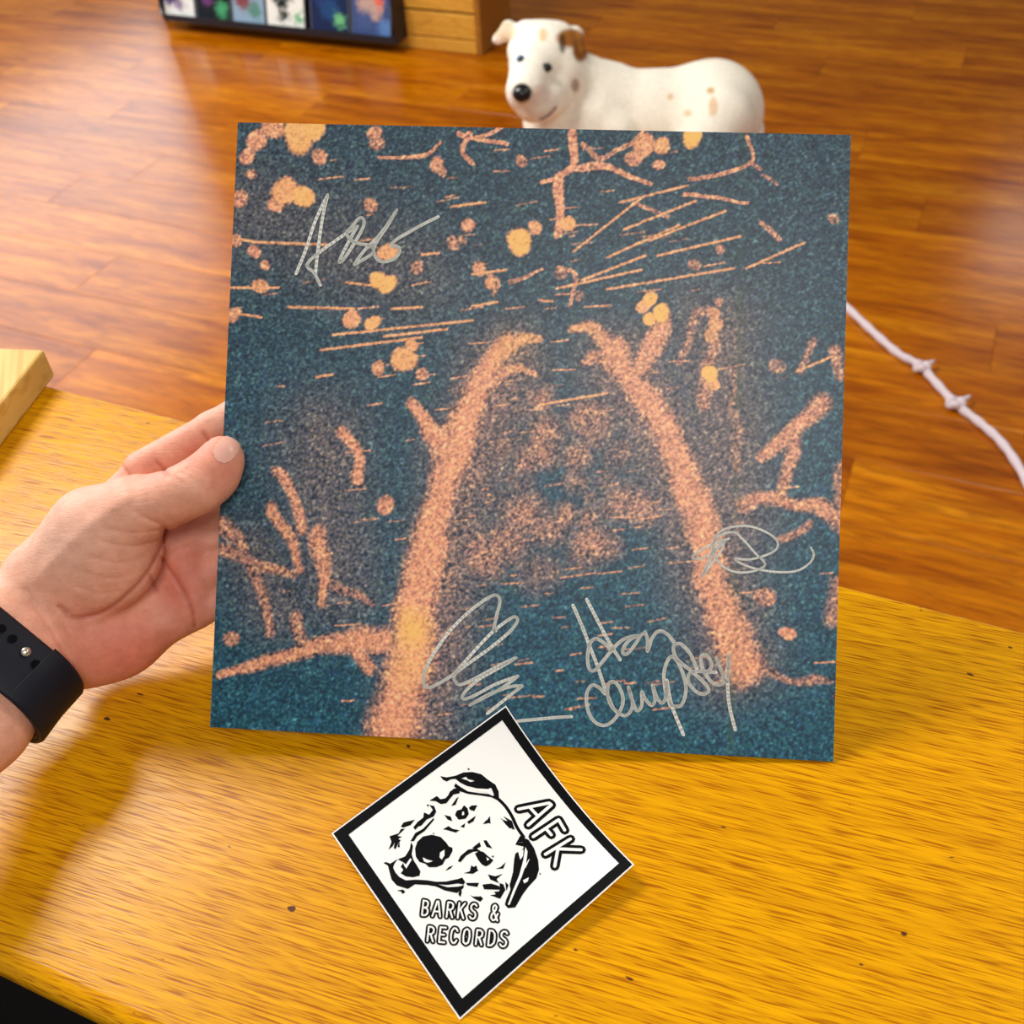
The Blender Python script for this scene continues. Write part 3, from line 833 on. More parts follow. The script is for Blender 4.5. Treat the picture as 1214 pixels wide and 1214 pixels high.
SILVER = mat('silver_ink', srgb(228, 228, 220), 0.45, 0.4)
sigs = [
    (340, 220, 6.744, 3.7, 'silver scrawl at the upper left of the cover', [
        [(75, 705), (150, 520), (230, 280), (327, 75)], [(327, 75), (290, 240), (255, 470), (230, 700)],
        [(268, 795), (220, 700), (165, 650), (185, 600), (300, 505), (480, 380), (565, 325)],
        [(565, 325), (500, 440), (425, 590), (430, 612), (470, 570), (560, 430), (615, 320), (610, 265), (575, 265), (520, 330), (480, 385), (520, 440), (580, 465), (650, 475), (690, 500), (690, 540), (640, 575), (540, 632)],
        [(540, 632), (620, 520), (720, 420), (800, 320), (880, 195)],
        [(880, 195), (800, 330), (720, 450), (695, 520), (720, 585), (770, 610), (850, 590), (900, 540), (895, 495), (835, 480), (880, 430), (1000, 360), (1080, 315), (1210, 250)]]),
    (480, 690, 5.518, 3.7, 'silver zigzag scrawl above the sticker', [
        [(595, 320), (582, 310), (600, 220), (622, 130), (605, 90), (560, 95), (450, 170), (330, 280), (220, 420), (140, 560), (120, 650), (150, 690), (220, 665), (310, 610), (420, 530), (560, 430), (680, 330), (735, 260), (725, 230), (680, 245), (560, 340), (420, 490), (330, 600), (330, 650), (370, 670), (470, 625), (600, 555), (728, 495)],
        [(728, 495), (620, 560), (480, 640), (385, 730), (390, 765), (470, 735), (600, 665), (740, 615)],
        [(740, 615), (640, 690), (540, 745), (425, 805)], [(425, 805), (560, 730), (690, 685), (768, 680)], [(768, 680), (690, 740), (540, 860)],
        [(735, 910), (860, 898), (1000, 885), (1090, 880)]]),
    (660, 690, 5.058, 4.0, 'two-line silver signature at the lower right of the cover', [
        [(98, 140), (150, 260), (200, 390), (250, 520), (290, 640), (340, 760)], [(180, 105), (250, 240), (320, 370), (380, 465)],
        [(330, 415), (290, 370), (235, 340), (200, 370), (185, 450), (195, 520), (225, 530), (260, 495), (330, 410), (390, 350), (440, 330), (490, 322)],
        [(490, 322), (440, 345), (400, 395), (400, 430), (430, 425), (480, 360), (500, 325), (530, 300)],
        [(530, 300), (545, 350), (545, 415), (570, 340), (610, 295), (660, 310), (710, 370)],
        [(290, 670), (250, 630), (210, 620), (180, 670), (185, 760), (220, 830), (280, 860), (340, 830), (390, 750), (395, 680), (360, 610), (320, 600), (305, 640), (310, 700), (340, 760), (400, 800), (440, 780), (455, 720), (430, 630)],
        [(430, 630), (450, 700), (480, 770), (510, 740), (510, 660), (530, 700), (570, 740), (590, 700), (575, 620), (600, 690), (630, 725), (655, 690), (660, 600)],
        [(660, 590), (690, 740), (760, 915)], [(680, 740), (650, 640), (645, 530), (680, 450), (720, 470), (760, 560), (775, 650), (750, 735), (710, 745), (685, 735)],
        [(840, 520), (800, 430), (740, 370), (700, 390), (720, 460), (790, 520), (860, 580), (910, 640), (890, 670), (840, 660), (790, 600), (800, 545), (870, 535), (955, 542)],
        [(900, 545), (930, 500), (900, 440), (865, 450), (880, 530), (930, 600), (980, 615), (1000, 570), (955, 455)],
        [(955, 455), (990, 540), (1020, 600), (1030, 520), (1032, 435)], [(1032, 435), (1025, 600), (1035, 740), (1070, 885)]]),
    (800, 600, 6.07, 2.6, 'thin looping silver signature at the right of the cover', [
        [(200, 505), (230, 430), (280, 320), (350, 250), (340, 310), (270, 410), (203, 500)],
        [(390, 235), (300, 260), (200, 310), (130, 360), (150, 380), (220, 365), (290, 320), (350, 260)],
        [(280, 270), (300, 210), (360, 165), (450, 145), (560, 150), (680, 200), (740, 260), (720, 320), (620, 365), (520, 385), (435, 378), (480, 415), (600, 455), (750, 475), (880, 465), (970, 410), (1000, 350), (980, 300)],
        [(200, 500), (260, 370), (275, 260), (340, 205), (430, 190), (500, 250), (580, 340), (640, 400), (640, 435), (560, 470), (440, 475), (340, 430), (290, 360), (275, 280)]]),
]
for ox, oy, s_, wd, lab, paths in sigs:
    pp = [catmull([(ox + x / s_, oy + y_ / s_) for x, y_ in p], 6) for p in paths]
    V, Fc = ribbon(pp, lambda x, y_: sleeve_px(x, y_, .00012), [wd] * len(pp))
    obj('signature', V, Fc, SILVER, sl)['label'] = lab

# ------------------------------------------------------------------ sticker leaning on the sleeve
KL = dict(L=(393, 988), T=(600, 836), R=(752, 1025), B=(545, 1209))
ptB = on_z(*KL['B'], TOP_Z + .0006)
ptT = sleeve_px(*KL['T'], .0012)
ptL, ptR = at(*KL['L'], .482), at(*KL['R'], .466)
hs = homography([KL['L'], KL['T'], KL['R'], KL['B']], [(0, 0), (0, 1), (1, 1), (1, 0)])   # photo plane -> sticker (a along L-B, b along L-T)
stn = np.cross(ptB - ptL, ptT - ptL); stn /= np.linalg.norm(stn)
if stn @ (EYE - ptL) < 0: stn = -stn
def ST(a, b, o=0.0):
    p = (ptL * (1 - a) + ptB * a) * (1 - b) + (ptT * (1 - a) + ptR * a) * b
    w = max(b, 0) ** 2
    return p + stn * (o - .012 * 4 * a * (1 - a) * w)
def st_ab(x, y_):
    q = hs @ np.array([x, y_, 1.0]); return q[0] / q[2], q[1] / q[2]
def ST_px(x, y_, o=0.0): return ST(*st_ab(x, y_), o)


WHITE = mat('white_vinyl', srgb(240, 238, 234), 0.35, 0.4)
INK = mat('black_ink', (0.003, 0.003, 0.004), 0.6, 0.08)
stk = thing('sticker', 'square white sticker with black border and dog drawing leaning on the record sleeve', 'sticker', ptB)


def grid_patch(fn, na, nb):
    V = [fn(i / na, j / nb) for j in range(nb + 1) for i in range(na + 1)]
    Fc = [(j * (na + 1) + i, j * (na + 1) + i + 1, (j + 1) * (na + 1) + i + 1, (j + 1) * (na + 1) + i) for j in range(nb) for i in range(na)]
    return V, Fc


ns = 24
Vt, Ft = grid_patch(lambda a, b: ST(a, b, 0), ns, ns)
Vb, Fb = grid_patch(lambda a, b: ST(a, b, -.0004), ns, ns)
n0 = len(Vt)
Fa = Ft + [tuple(i + n0 for i in f_[::-1]) for f_ in Fb]
for i in range(ns):
    for r0, st0 in (((0, 1), None), ((ns, 1), None)):
        pass
    w_ = ns + 1
    for a, b in (((i), (i + 1)), ((ns * w_ + i + 1), (ns * w_ + i)), (((i + 1) * w_), (i * w_)), ((i * w_ + ns), ((i + 1) * w_ + ns))):
        Fa.append((a, b, b + n0, a + n0))
obj('backing', Vt + Vb, Fa, WHITE, stk)
# border: four strips just inside the white cut edge
inn = [st_ab(*p) for p in ((414, 989.7), (595.8, 851.8), (734.3, 1021.8), (548.7, 1184))]   # L T R B
m0, m1 = .006, .994
out = [(m0, m0), (m0, m1), (m1, m1), (m1, m0)]
V, Fc = [], []
for k in range(4):
    o0, o1, i0, i1 = out[k], out[(k + 1) % 4], inn[k], inn[(k + 1) % 4]
    def strip(s_, t_):
        p = np.array(o0) * (1 - s_) + np.array(o1) * s_; q = np.array(i0) * (1 - s_) + np.array(i1) * s_
        r = p * (1 - t_) + q * t_
        return ST(r[0], r[1], .00012)
    v, f = grid_patch(strip, 36, 3); b0 = len(V)
    V += v; Fc += [tuple(i + b0 for i in q) for q in f]
obj('border', V, Fc, INK, stk)


def art_px(x, y_): return 440 + x / 3.794, 890 + y_ / 3.794
def poly_mesh(polys, off):
    bm_ = bmesh.new()
    for p in polys:
        vs_ = [bm_.verts.new((*art_px(*q), 0)) for q in p]
        for tr in tessellate_polygon([[Vector((*q, 0)) for q in p]]): bm_.faces.new([vs_[i] for i in tr])
    for k in range(2):
        long_ = [e_ for e_ in bm_.edges if e_.calc_length() > 7]
        if long_: bmesh.ops.subdivide_edges(bm_, edges=long_, cuts=1); bmesh.ops.triangulate(bm_, faces=bm_.faces)
    bm_.verts.index_update()
    V = [ST_px(w.co.x, w.co.y, off) for w in bm_.verts]; Fc = [[w.index for w in q.verts] for q in bm_.faces]
    bm_.free(); return V, Fc


black = [
    # folded ear, top
    [(316, 108), (345, 113), (385, 104), (420, 88), (460, 84), (500, 92), (530, 115), (563, 135), (578, 165), (580, 195), (568, 200), (556, 180), (548, 158), (530, 166), (480, 163), (440, 150), (405, 134), (385, 119), (365, 121), (345, 132), (328, 124)],
    [(385, 138), (410, 155), (440, 172), (490, 178), (535, 180), (560, 192), (575, 208), (545, 194), (500, 189), (440, 184), (400, 172), (378, 152)],
    # hanging ear, right
    [(682, 372), (715, 385), (740, 425), (758, 480), (762, 525), (750, 565), (715, 605), (690, 640), (668, 680), (655, 702), (622, 706), (608, 690), (616, 662), (634, 620), (630, 598), (645, 540), (650, 480), (655, 452), (690, 428), (692, 418), (655, 410), (660, 400), (690, 398)],
    # nose
    [(205, 442), (215, 410), (240, 385), (280, 376), (320, 385), (345, 410), (357, 428), (374, 434), (374, 450), (358, 480), (342, 488), (330, 513), (300, 526), (268, 526), (250, 510), (225, 503), (209, 480)],
    # mouth and jaw
    [(126, 492), (160, 478), (180, 446), (187, 412), (196, 430), (190, 468), (198, 494), (216, 522), (230, 546), (226, 566), (196, 574), (162, 570), (140, 556), (152, 540), (140, 526), (152, 506)],
    [(62, 510), (72, 504), (92, 512), (126, 491), (112, 512), (106, 530), (116, 552), (136, 574), (164, 588), (206, 584), (262, 586), (300, 592), (345, 590), (395, 578), (418, 570), (432, 590), (424, 602), (398, 598), (352, 606), (310, 604), (352, 616), (400, 612), (426, 604), (424, 618), (395, 642), (340, 632), (300, 614), (262, 608), (205, 606), (172, 628), (122, 612), (98, 585), (88, 545), (82, 522)],
    [(122, 635), (150, 630), (162, 640), (150, 652), (140, 640)],
    # far eye and brow marks
    [(384, 282), (392, 262), (412, 256), (424, 236), (440, 250), (446, 276), (432, 298), (400, 304)],
    [(366, 242), (390, 205), (400, 199), (386, 236)], [(446, 246), (458, 236), (484, 234), (470, 262), (450, 256)], [(336, 284), (365, 290), (372, 312), (350, 304)],
    [(316, 348), (330, 350), (356, 334), (372, 346), (406, 352), (388, 364), (352, 354)], [(408, 336), (430, 318), (426, 340)], [(438, 312), (478, 282), (468, 308), (446, 322)],
    [(320, 235), (345, 230), (375, 190), (405, 182), (404, 172), (376, 162), (355, 190), (340, 208), (318, 212), (302, 198), (268, 220), (296, 222)],
    [(268, 240), (290, 244), (300, 270), (288, 292), (256, 308), (232, 336), (214, 342), (240, 308), (244, 274), (268, 284), (284, 262)],
    [(140, 340), (152, 322), (204, 308), (184, 334), (150, 346)], [(84, 448), (98, 412), (88, 386), (130, 372), (140, 352), (160, 350), (126, 384), (146, 388), (118, 404), (104, 432)],
    [(184, 408), (205, 370), (240, 350), (288, 298), (290, 308), (248, 360), (214, 384), (200, 408)],
    # near eye and brow
    [(474, 458), (492, 446), (512, 448), (532, 466), (558, 486), (542, 506), (524, 516), (506, 508), (490, 488)],
    [(398, 496), (410, 470), (444, 440), (482, 434), (502, 446), (466, 450), (436, 468), (410, 500)], [(462, 432), (495, 404), (502, 424), (476, 440)], [(512, 396), (526, 394), (538, 412), (554, 432), (526, 426)],
    # scattered strokes
    [(508, 318), (524, 306), (540, 280), (544, 316), (530, 314)], [(586, 286), (600, 296), (628, 304), (642, 332), (630, 336), (612, 318)], [(424, 550), (452, 540), (458, 512), (492, 534), (466, 552)],
    [(342, 542), (356, 524), (378, 514), (366, 530)], [(566, 526), (590, 516), (614, 492), (602, 524)], [(532, 552), (566, 560), (600, 548), (572, 574), (584, 592), (544, 576)],
    [(508, 600), (546, 594), (582, 604), (592, 622), (516, 622)], [(586, 590), (602, 596), (612, 622), (588, 664), (542, 648), (584, 640)], [(434, 594), (494, 592), (486, 612), (442, 606)],
    [(452, 650), (470, 656), (502, 654), (512, 664), (500, 680), (472, 666)], [(610, 584), (626, 598), (616, 628)], [(400, 648), (412, 610), (416, 640), (410, 660)], [(524, 300), (530, 316), (510, 320)],
    [(352, 196), (360, 176), (384, 160), (400, 168), (384, 176), (372, 196), (356, 214)], [(196, 344), (216, 318), (244, 296), (250, 304), (226, 330), (206, 356)], [(114, 408), (126, 396), (140, 404), (128, 420), (116, 446), (108, 440)],
    [(256, 240), (266, 236), (264, 250)], [(548, 470), (556, 462), (562, 474)], [(600, 278), (640, 300), (652, 340), (640, 338), (628, 312)], [(660, 400), (676, 368), (694, 366), (700, 396)],
    [(470, 520), (480, 512), (486, 524), (476, 540)], [(560, 632), (590, 628), (600, 640), (570, 646)], [(642, 590), (650, 570), (656, 600), (644, 622)], [(128, 424), (134, 412), (136, 436), (126, 436)],
    [(764, 538), (772, 544), (764, 550)], [(438, 70), (446, 68), (448, 76), (440, 76)], [(282, 368), (292, 368), (290, 376)],
]
white = [
    [(412, 116), (432, 108), (440, 118), (470, 124), (452, 130), (436, 122)],
    [(432, 148), (480, 158), (530, 158), (544, 152), (558, 186), (548, 184), (530, 174), (480, 172)],
    [(318, 458), (338, 444), (338, 470), (326, 490), (316, 480)], [(240, 482), (262, 492), (286, 498), (262, 506), (246, 500)],
    [(150, 504), (164, 516), (184, 486), (190, 494), (166, 534), (158, 524)],
    [(700, 420), (710, 440), (704, 500), (684, 560), (656, 625), (630, 690), (622, 690), (646, 622), (674, 552), (692, 480)], [(668, 440), (692, 432), (690, 462), (678, 480), (672, 458)],
    [(690, 576), (716, 562), (712, 580), (696, 590)], [(714, 480), (720, 476), (700, 520), (696, 516)],
    [(416, 268), (424, 266), (426, 280), (416, 284)], [(526, 474), (540, 482), (530, 490)],
]
V, Fc = poly_mesh(black, .00014); obj('dog_drawing', V, Fc, INK, stk)
V, Fc = poly_mesh(white, .00022); obj('drawing_highlight', V, Fc, WHITE, stk)
head = [catmull([(560, 188), (585, 208), (612, 236), (640, 280), (662, 328), (692, 372)], 5)]
V, Fc = ribbon([[art_px(*q) for q in p] for p in head], lambda x, y_: ST_px(x, y_, .00016), [15 / 3.794]); obj('head_line', V, Fc, INK, stk)

G = {
    'B': [[(.1, 0), (.1, 1)], [(.1, .03), (.6, .03), (.85, .13), (.85, .34), (.6, .47), (.15, .48)], [(.15, .48), (.65, .5), (.92, .63), (.92, .85), (.65, .98), (.1, 1)]],
    'A': [[(0, 1), (.42, 0), (.58, 0), (1, 1)], [(.22, .68), (.8, .68)]],
    'R': [[(.1, 1), (.1, .02), (.62, .03), (.9, .15), (.9, .38), (.62, .5), (.15, .52)], [(.5, .52), (.95, 1)]],
    'K': [[(.1, 0), (.1, 1)], [(.95, 0), (.15, .55)], [(.38, .42), (.95, 1)]],
    'S': [[(.92, .14), (.7, .02), (.35, .02), (.1, .15), (.12, .35), (.4, .47), (.72, .55), (.92, .7), (.85, .9), (.6, 1), (.25, .98), (.05, .86)]],
    'E': [[(.95, 0), (.1, 0), (.1, 1), (.95, 1)], [(.1, .49), (.8, .49)]],
    'C': [[(.95, .18), (.75, .02), (.4, 0), (.12, .18), (.05, .5), (.12, .82), (.4, 1), (.75, .98), (.95, .8)]],
    'O': [[(.5, 0), (.15, .12), (.05, .5), (.15, .88), (.5, 1), (.85, .88), (.95, .5), (.85, .12), (.5, 0)]],
    'D': [[(.1, 0), (.1, 1), (.55, .98), (.88, .8), (.95, .5), (.88, .2), (.55, .02), (.1, 0)]],
    '&': [[(1, 1), (.2, .3), (.22, .08), (.45, 0), (.68, .1), (.62, .32), (.12, .62), (.08, .85), (.35, 1), (.65, .95), (.95, .55)]],
}
def word(letters, sl_):
    P_ = []
    for ch, x0, x1, y0, y1 in letters:
        for p in G[ch]:
            P_.append([art_px(x0 + (x1 - x0) * u + (1 - v_) * sl_ * (y1 - y0), y0 + (y1 - y0) * v_ + (u) * 2) for u, v_ in p])
    return P_


t1 = word([('B', 233, 262, 678, 746), ('A', 283, 318, 681, 749), ('R', 344, 374, 683, 752), ('K', 394, 424, 686, 755), ('S', 449, 478, 688, 757), ('&', 543, 575, 692, 762)], .12)
t2 = word([('R', 256, 286, 796, 863), ('E', 309, 338, 799, 866), ('C', 361, 391, 801, 868), ('O', 416, 447, 803, 872), ('R', 474, 504, 806, 873), ('D', 529, 560, 808, 876), ('S', 583, 614, 810, 879)], .12)
t3 = [[art_px(*q) for q in p] for p in [[(668, 243), (805, 206), (815, 214), (712, 316)], [(722, 236), (752, 268)], [(735, 370), (848, 284), (876, 334)], [(790, 328), (816, 358)], [(790, 452), (902, 376)], [(838, 424), (950, 428)], [(846, 424), (832, 508)]]]
for nm, tw, bw, ww in (('lettering', t1, 26, 7.5), ('lettering', t2, 26, 7.5), ('lettering', t3, 44, 14)):
    p_ = [list(q) for q in tw]
    dense = []
    for q in p_:
        d_ = []
        for a, b in zip(q[:-1], q[1:]):
            a, b = np.array(a), np.array(b); k = max(1, int(np.linalg.norm(b - a) / 6))
            d_ += [a + (b - a) * i / k for i in range(k)]
        dense.append(d_ + [np.array(q[-1])])
    V, Fc = ribbon(dense, lambda x, y_: ST_px(x, y_, .00014), [bw / 3.794] * len(dense)); o = obj(nm, V, Fc, INK, stk)
    V, Fc = ribbon(dense, lambda x, y_: ST_px(x, y_, .00024), [ww / 3.794] * len(dense)); obj('lettering_fill', V, Fc, WHITE, o)


# ------------------------------------------------------------------ the hand
def build_hand():
    k_ = .53 / F_PX
    lo = cs(-95, 985, .57); hi = cs(470, 400, .57); lo[2], hi[2] = .405, .590
    lo[0] -= .005
    palm = Field(lo, hi, .00095)
    R_ = lambda r: r * k_
    P = cs
    # wrist and forearm: two parallel columns (radius and ulna sides)
    wr = [((112, 752, .543), (39, 797, .518), (-14, 864, .497), (-90, 945, .462)), ((44, 694, .534), (-12, 744, .514), (-70, 806, .492), (-140, 890, .457))]
    RD = lambda r, p: r * p[2] / F_PX
    for col in wr:
        for a, b, r0, r1 in zip(col[:-1], col[1:], (39, 38.5, 41), (38.5, 41, 48)): palm.limb(P(*a), P(*b), RD(r0, a), RD(r1, b), .012)
    a, b, c = (78, 723, .5385), (14, 771, .516), (-112, 916, .461)
    palm.limb(P(*a), P(*b), RD(40, a), RD(40, b), .012)
    palm.limb(P(*b), P(*c), RD(36, b), RD(40, c), .008)
    # metacarpals
    palm.limb(P(62, 690, .541), P(166, 570, .548), R_(40), R_(27), .010)
    palm.limb(P(80, 712, .545), P(205, 630, .556), R_(36), R_(30), .010)
    palm.limb(P(90, 742, .547), P(222, 684, .558), R_(36), R_(30), .010)
    palm.limb(P(98, 775, .544), P(226, 722, .555), R_(40), R_(28), .010)
    # pad at the heel on the little-finger side
    palm.ell(P(130, 762, .545), np.eye(3), (R_(58), R_(44), R_(36)), .012)
    palm.limb(P(215, 655, .553), P(232, 705, .555), R_(27), R_(27), .008)
    palm.limb(P(214, 640, .555), P(262, 640, .558), R_(26), R_(25), .006)
    palm.limb(P(225, 690, .557), P(262, 680, .558), R_(26), R_(25), .006)
    # fingers running behind the sleeve: (knuckle, middle joint, end joint, tip)
    fingers = [
        ((170, 557, .545), (252, 509, .5475), (312, 470, .5485), (352, 446, .5475), (24, 21.5, 18, 14)),
        ((212, 632, .556), (300, 590, .553), (362, 556, .550), (404, 536, .5485), (26, 22, 18.5, 14.5)),
        ((228, 684, .558), (306, 655, .554), (366, 632, .5515), (404, 620, .5495), (25, 21, 18, 14)),
        ((232, 722, .555), (292, 706, .554), (338, 694, .552), (370, 688, .5505), (22, 18, 15.5, 12.5)),
    ]
    for a, b, c, d, r in fingers:
        g = palm.copy_empty()
        for p, q, r0, r1 in zip((a, b, c), (b, c, d), r[:-1], r[1:]): g.limb(P(*p), P(*q), R_(r0), R_(r1), .003)
        hh = np.clip(.5 + .5 * (palm.F - g.F) / .003, 0, 1)
        palm.F = palm.F * (1 - hh) + g.F * hh - .003 * hh * (1 - hh)
    # the thumb with its muscle mound, in front of the sleeve
    th = palm.copy_empty()
    th.limb(P(56, 682, .532), P(112, 628, .525), R_(46), R_(45), .012)
    th.limb(P(112, 628, .525), P(160, 604, .519), R_(45), R_(37), .012)
    th.ell(P(128, 672, .530), [(.80, .6, 0), (-.6, .8, 0), (0, 0, 1)], (R_(72), R_(52), R_(40)), .014)
    th.limb(P(160, 604, .519), P(205, 590, .514), R_(36), R_(29), .008)
    th.limb(P(205, 590, .514), P(232, 577, .5125), R_(28.5), R_(29), .008)
    dp = sleeve_depth(262, 545)
    th.limb(P(234, 577, .5125), P(263, 543, dp - R_(24)), R_(29), R_(25.5), .006)
    th.ell(P(255, 565, dp - R_(24)), [(.66, .75, 0), (-.75, .66, 0), (0, 0, 1)], (R_(30), R_(27), R_(23)), .006)
    hh = np.clip(.5 + .5 * (palm.F - th.F) / .007, 0, 1)
    # the web blends softly near the palm, stays crisp next to the forefinger
    palm.F = palm.F * (1 - hh) + th.F * hh - .007 * hh * (1 - hh)
    # creases and wrinkles cut as shallow grooves on the near side
    m_ = np.abs(palm.F) < .006
    I = np.argwhere(m_); pos = I * palm.h + palm.lo
    X = pos[:, 0] / pos[:, 2] * F_PX + CX; Y_ = -pos[:, 1] / pos[:, 2] * F_PX + CY
    near = (pos[:, 2] < .552).astype(float)
    d = np.zeros(len(I))
    grooves = [([(196, 627), (188, 655), (166, 690), (128, 722), (92, 732), (70, 718)], 2.6, 1.1), ([(192, 662), (212, 692), (228, 722), (231, 742)], 2.2, .8), ([(176, 678), (186, 700)], 2.2, .4),
               ([(214, 560), (226, 566), (236, 577)], 2.0, .5), ([(222, 556), (234, 562), (243, 572)], 2.0, .55), ([(229, 553), (238, 558), (246, 566)], 1.8, .4), ([(207, 566), (216, 574)], 1.8, .35),
               ([(186, 548), (194, 556), (199, 564)], 2.2, .8), ([(240, 512), (247, 522)], 1.8, .4), ([(146, 552), (154, 562)], 2.0, .5),
               ([(130, 628), (160, 632), (192, 628)], 2.2, .5), ([(120, 642), (155, 648), (186, 642)], 2.2, .45), ([(108, 660), (140, 668), (172, 660)], 2.2, .4), ([(100, 678), (130, 686), (160, 680)], 2.2, .4),
               ([(92, 696), (118, 704), (146, 700)], 2.0, .35), ([(160, 606), (175, 616), (196, 622)], 2.2, .55), ([(196, 627), (180, 618), (168, 612)], 2.2, .5),
               ([(30, 700), (50, 730), (78, 775), (88, 800)], 3.0, .7), ([(36, 690), (62, 722), (84, 752)], 2.4, .4), ([(205, 655), (225, 648), (246, 652)], 2.2, .35), ([(200, 615), (214, 622), (236, 616)], 2.0, .4)]
    for p, w, dep in grooves:
        q = line_dist(X, Y_, catmull(p, 4)); d += dep * (.0006 * np.exp(-(q / (w * 1.6)) ** 2) + .0006 * np.exp(-(q / (w * .7)) ** 2))
    # tendon at the wrist and thumb
    d -= .0012 * np.exp(-(line_dist(X, Y_, [(40, 690), (100, 628), (150, 590)]) / 9) ** 2)
    palm.F[tuple(I.T)] += (d * near).astype(np.float32)
    V, Q = palm.mesh()
    px = V[:, 0] / V[:, 2] * F_PX + CX; py = -V[:, 1] / V[:, 2] * F_PX + CY
    base = np.array(srgb(232, 172, 145)); pink = np.array(srgb(212, 114, 90)); pale = np.array(srgb(242, 196, 174))
    wp = np.zeros(len(V))
    for x, y_, rx, ry, a in [(215, 690, 50, 80, .9), (150, 770, 100, 60, .9), (235, 535, 40, 30, .55), (262, 555, 30, 34, .6), (180, 552, 30, 22, .5), (150, 690, 60, 50, .35)]:
        wp = np.maximum(wp, a * np.exp(-((px - x) / rx) ** 2 - ((py - y_) / ry) ** 2))
    wl = np.exp(-((px - 60) / 80) ** 2 - ((py - 640) / 50) ** 2) * .7
    cr = np.zeros(len(V))
    for p, w, dep in grooves[:3] + grooves[7:10]: cr = np.maximum(cr, np.exp(-(line_dist(px, py, catmull(p, 4)) / (w * 1.0)) ** 2) * .5)
    col = base * (1 - wp[:, None]) + pink * wp[:, None]
    col = col * (1 - wl[:, None]) + pale * wl[:, None]
    col = col * (1 - cr[:, None]) + np.array(srgb(170, 80, 62)) * cr[:, None]
    W = cam2world(V); Q = Q[:, ::-1].copy()
    m = mat('skin', rough=0.48, spec=0.4, attr='tint', sss=0.12)
    a_ = m.node_tree.nodes['Attribute']
    vv = coords(m, (1, 1, 1))
    mott = noise(m, vv, 160, 3)
    c = mix(m, 1.0, a_.outputs['Color'], ramp(m, mott, [(0.3, (.90, .84, .82)), (0.7, (1.06, 1.05, 1.05))]), 'MULTIPLY')
    L(m, c, bsdf(m).inputs['Base Color'])
    mp = N(m, 'ShaderNodeMapping'); mp.inputs['Rotation'].default_value = (0, 0, math.radians(-23)); L(m, vv, mp.inputs[0])
    mp2 = N(m, 'ShaderNodeMapping'); mp2.inputs['Scale'].default_value = (75, 420, 420); L(m, mp.outputs[0], mp2.inputs[0])
    wr_ = noise(m, mp2.outputs[0], 1.0, 3, .6, .5)
    fine = noise(m, vv, 1300, 3, .6)
    ad = N(m, 'ShaderNodeMath', operation='MULTIPLY_ADD'); ad.inputs[1].default_value = 1.3
    L(m, wr_, ad.inputs[0]); L(m, fine, ad.inputs[2])
    bump(m, ad.outputs[0], 0.30, 0.0009)
    org = W[np.argmin(W[:, 2])].copy(); org = np.array([*W[:, :2].mean(0), W[:, 2].min()])
    o = obj('person', W, Q, m, None, True, np.clip(col, 0, 1), origin=org)
    tag(o, 'left hand and wrist of a person gripping the left edge of the record sleeve', 'person')
    # thumb nail: a raised plate over the tip
    t = np.array([.62, -.78]); s_ = np.array([.78, .62])
    fc = V[Q].mean(1); fx = fc[:, 0] / fc[:, 2] * F_PX + CX; fy = -fc[:, 1] / fc[:, 2] * F_PX + CY
    al = (fx - 268.5) * t[0] + (fy - 533) * t[1]; ac = (fx - 268.5) * s_[0] + (fy - 533) * s_[1]
    sel = ((np.abs(al) / 18) ** 2.3 + (np.abs(ac) / 13.5) ** 2.3 < 1) & (fc[:, 2] < dp - .004)
    q = Q[sel]; ids, inv = np.unique(q, return_inverse=True); q = inv.reshape(q.shape)
    a, b, c_ = W[Q[sel][:, 0]], W[Q[sel][:, 1]], W[Q[sel][:, 3]]
    nn = np.cross(b - a, c_ - a); nv = np.zeros((len(ids), 3))
    for kk in range(4): np.add.at(nv, q[:, kk], nn)
    nv /= np.linalg.norm(nv, axis=1)[:, None] + 1e-12
    nail = mat('finger_nail', srgb(234, 176, 158), 0.3, 0.5)
    NV = W[ids] + nv * .0005
    ob = obj('thumb_nail', NV, q, nail, o, True)
    sm = ob.modifiers.new('relax', 'SMOOTH'); sm.factor = .5; sm.iterations = 8
    return wr


build_hand()


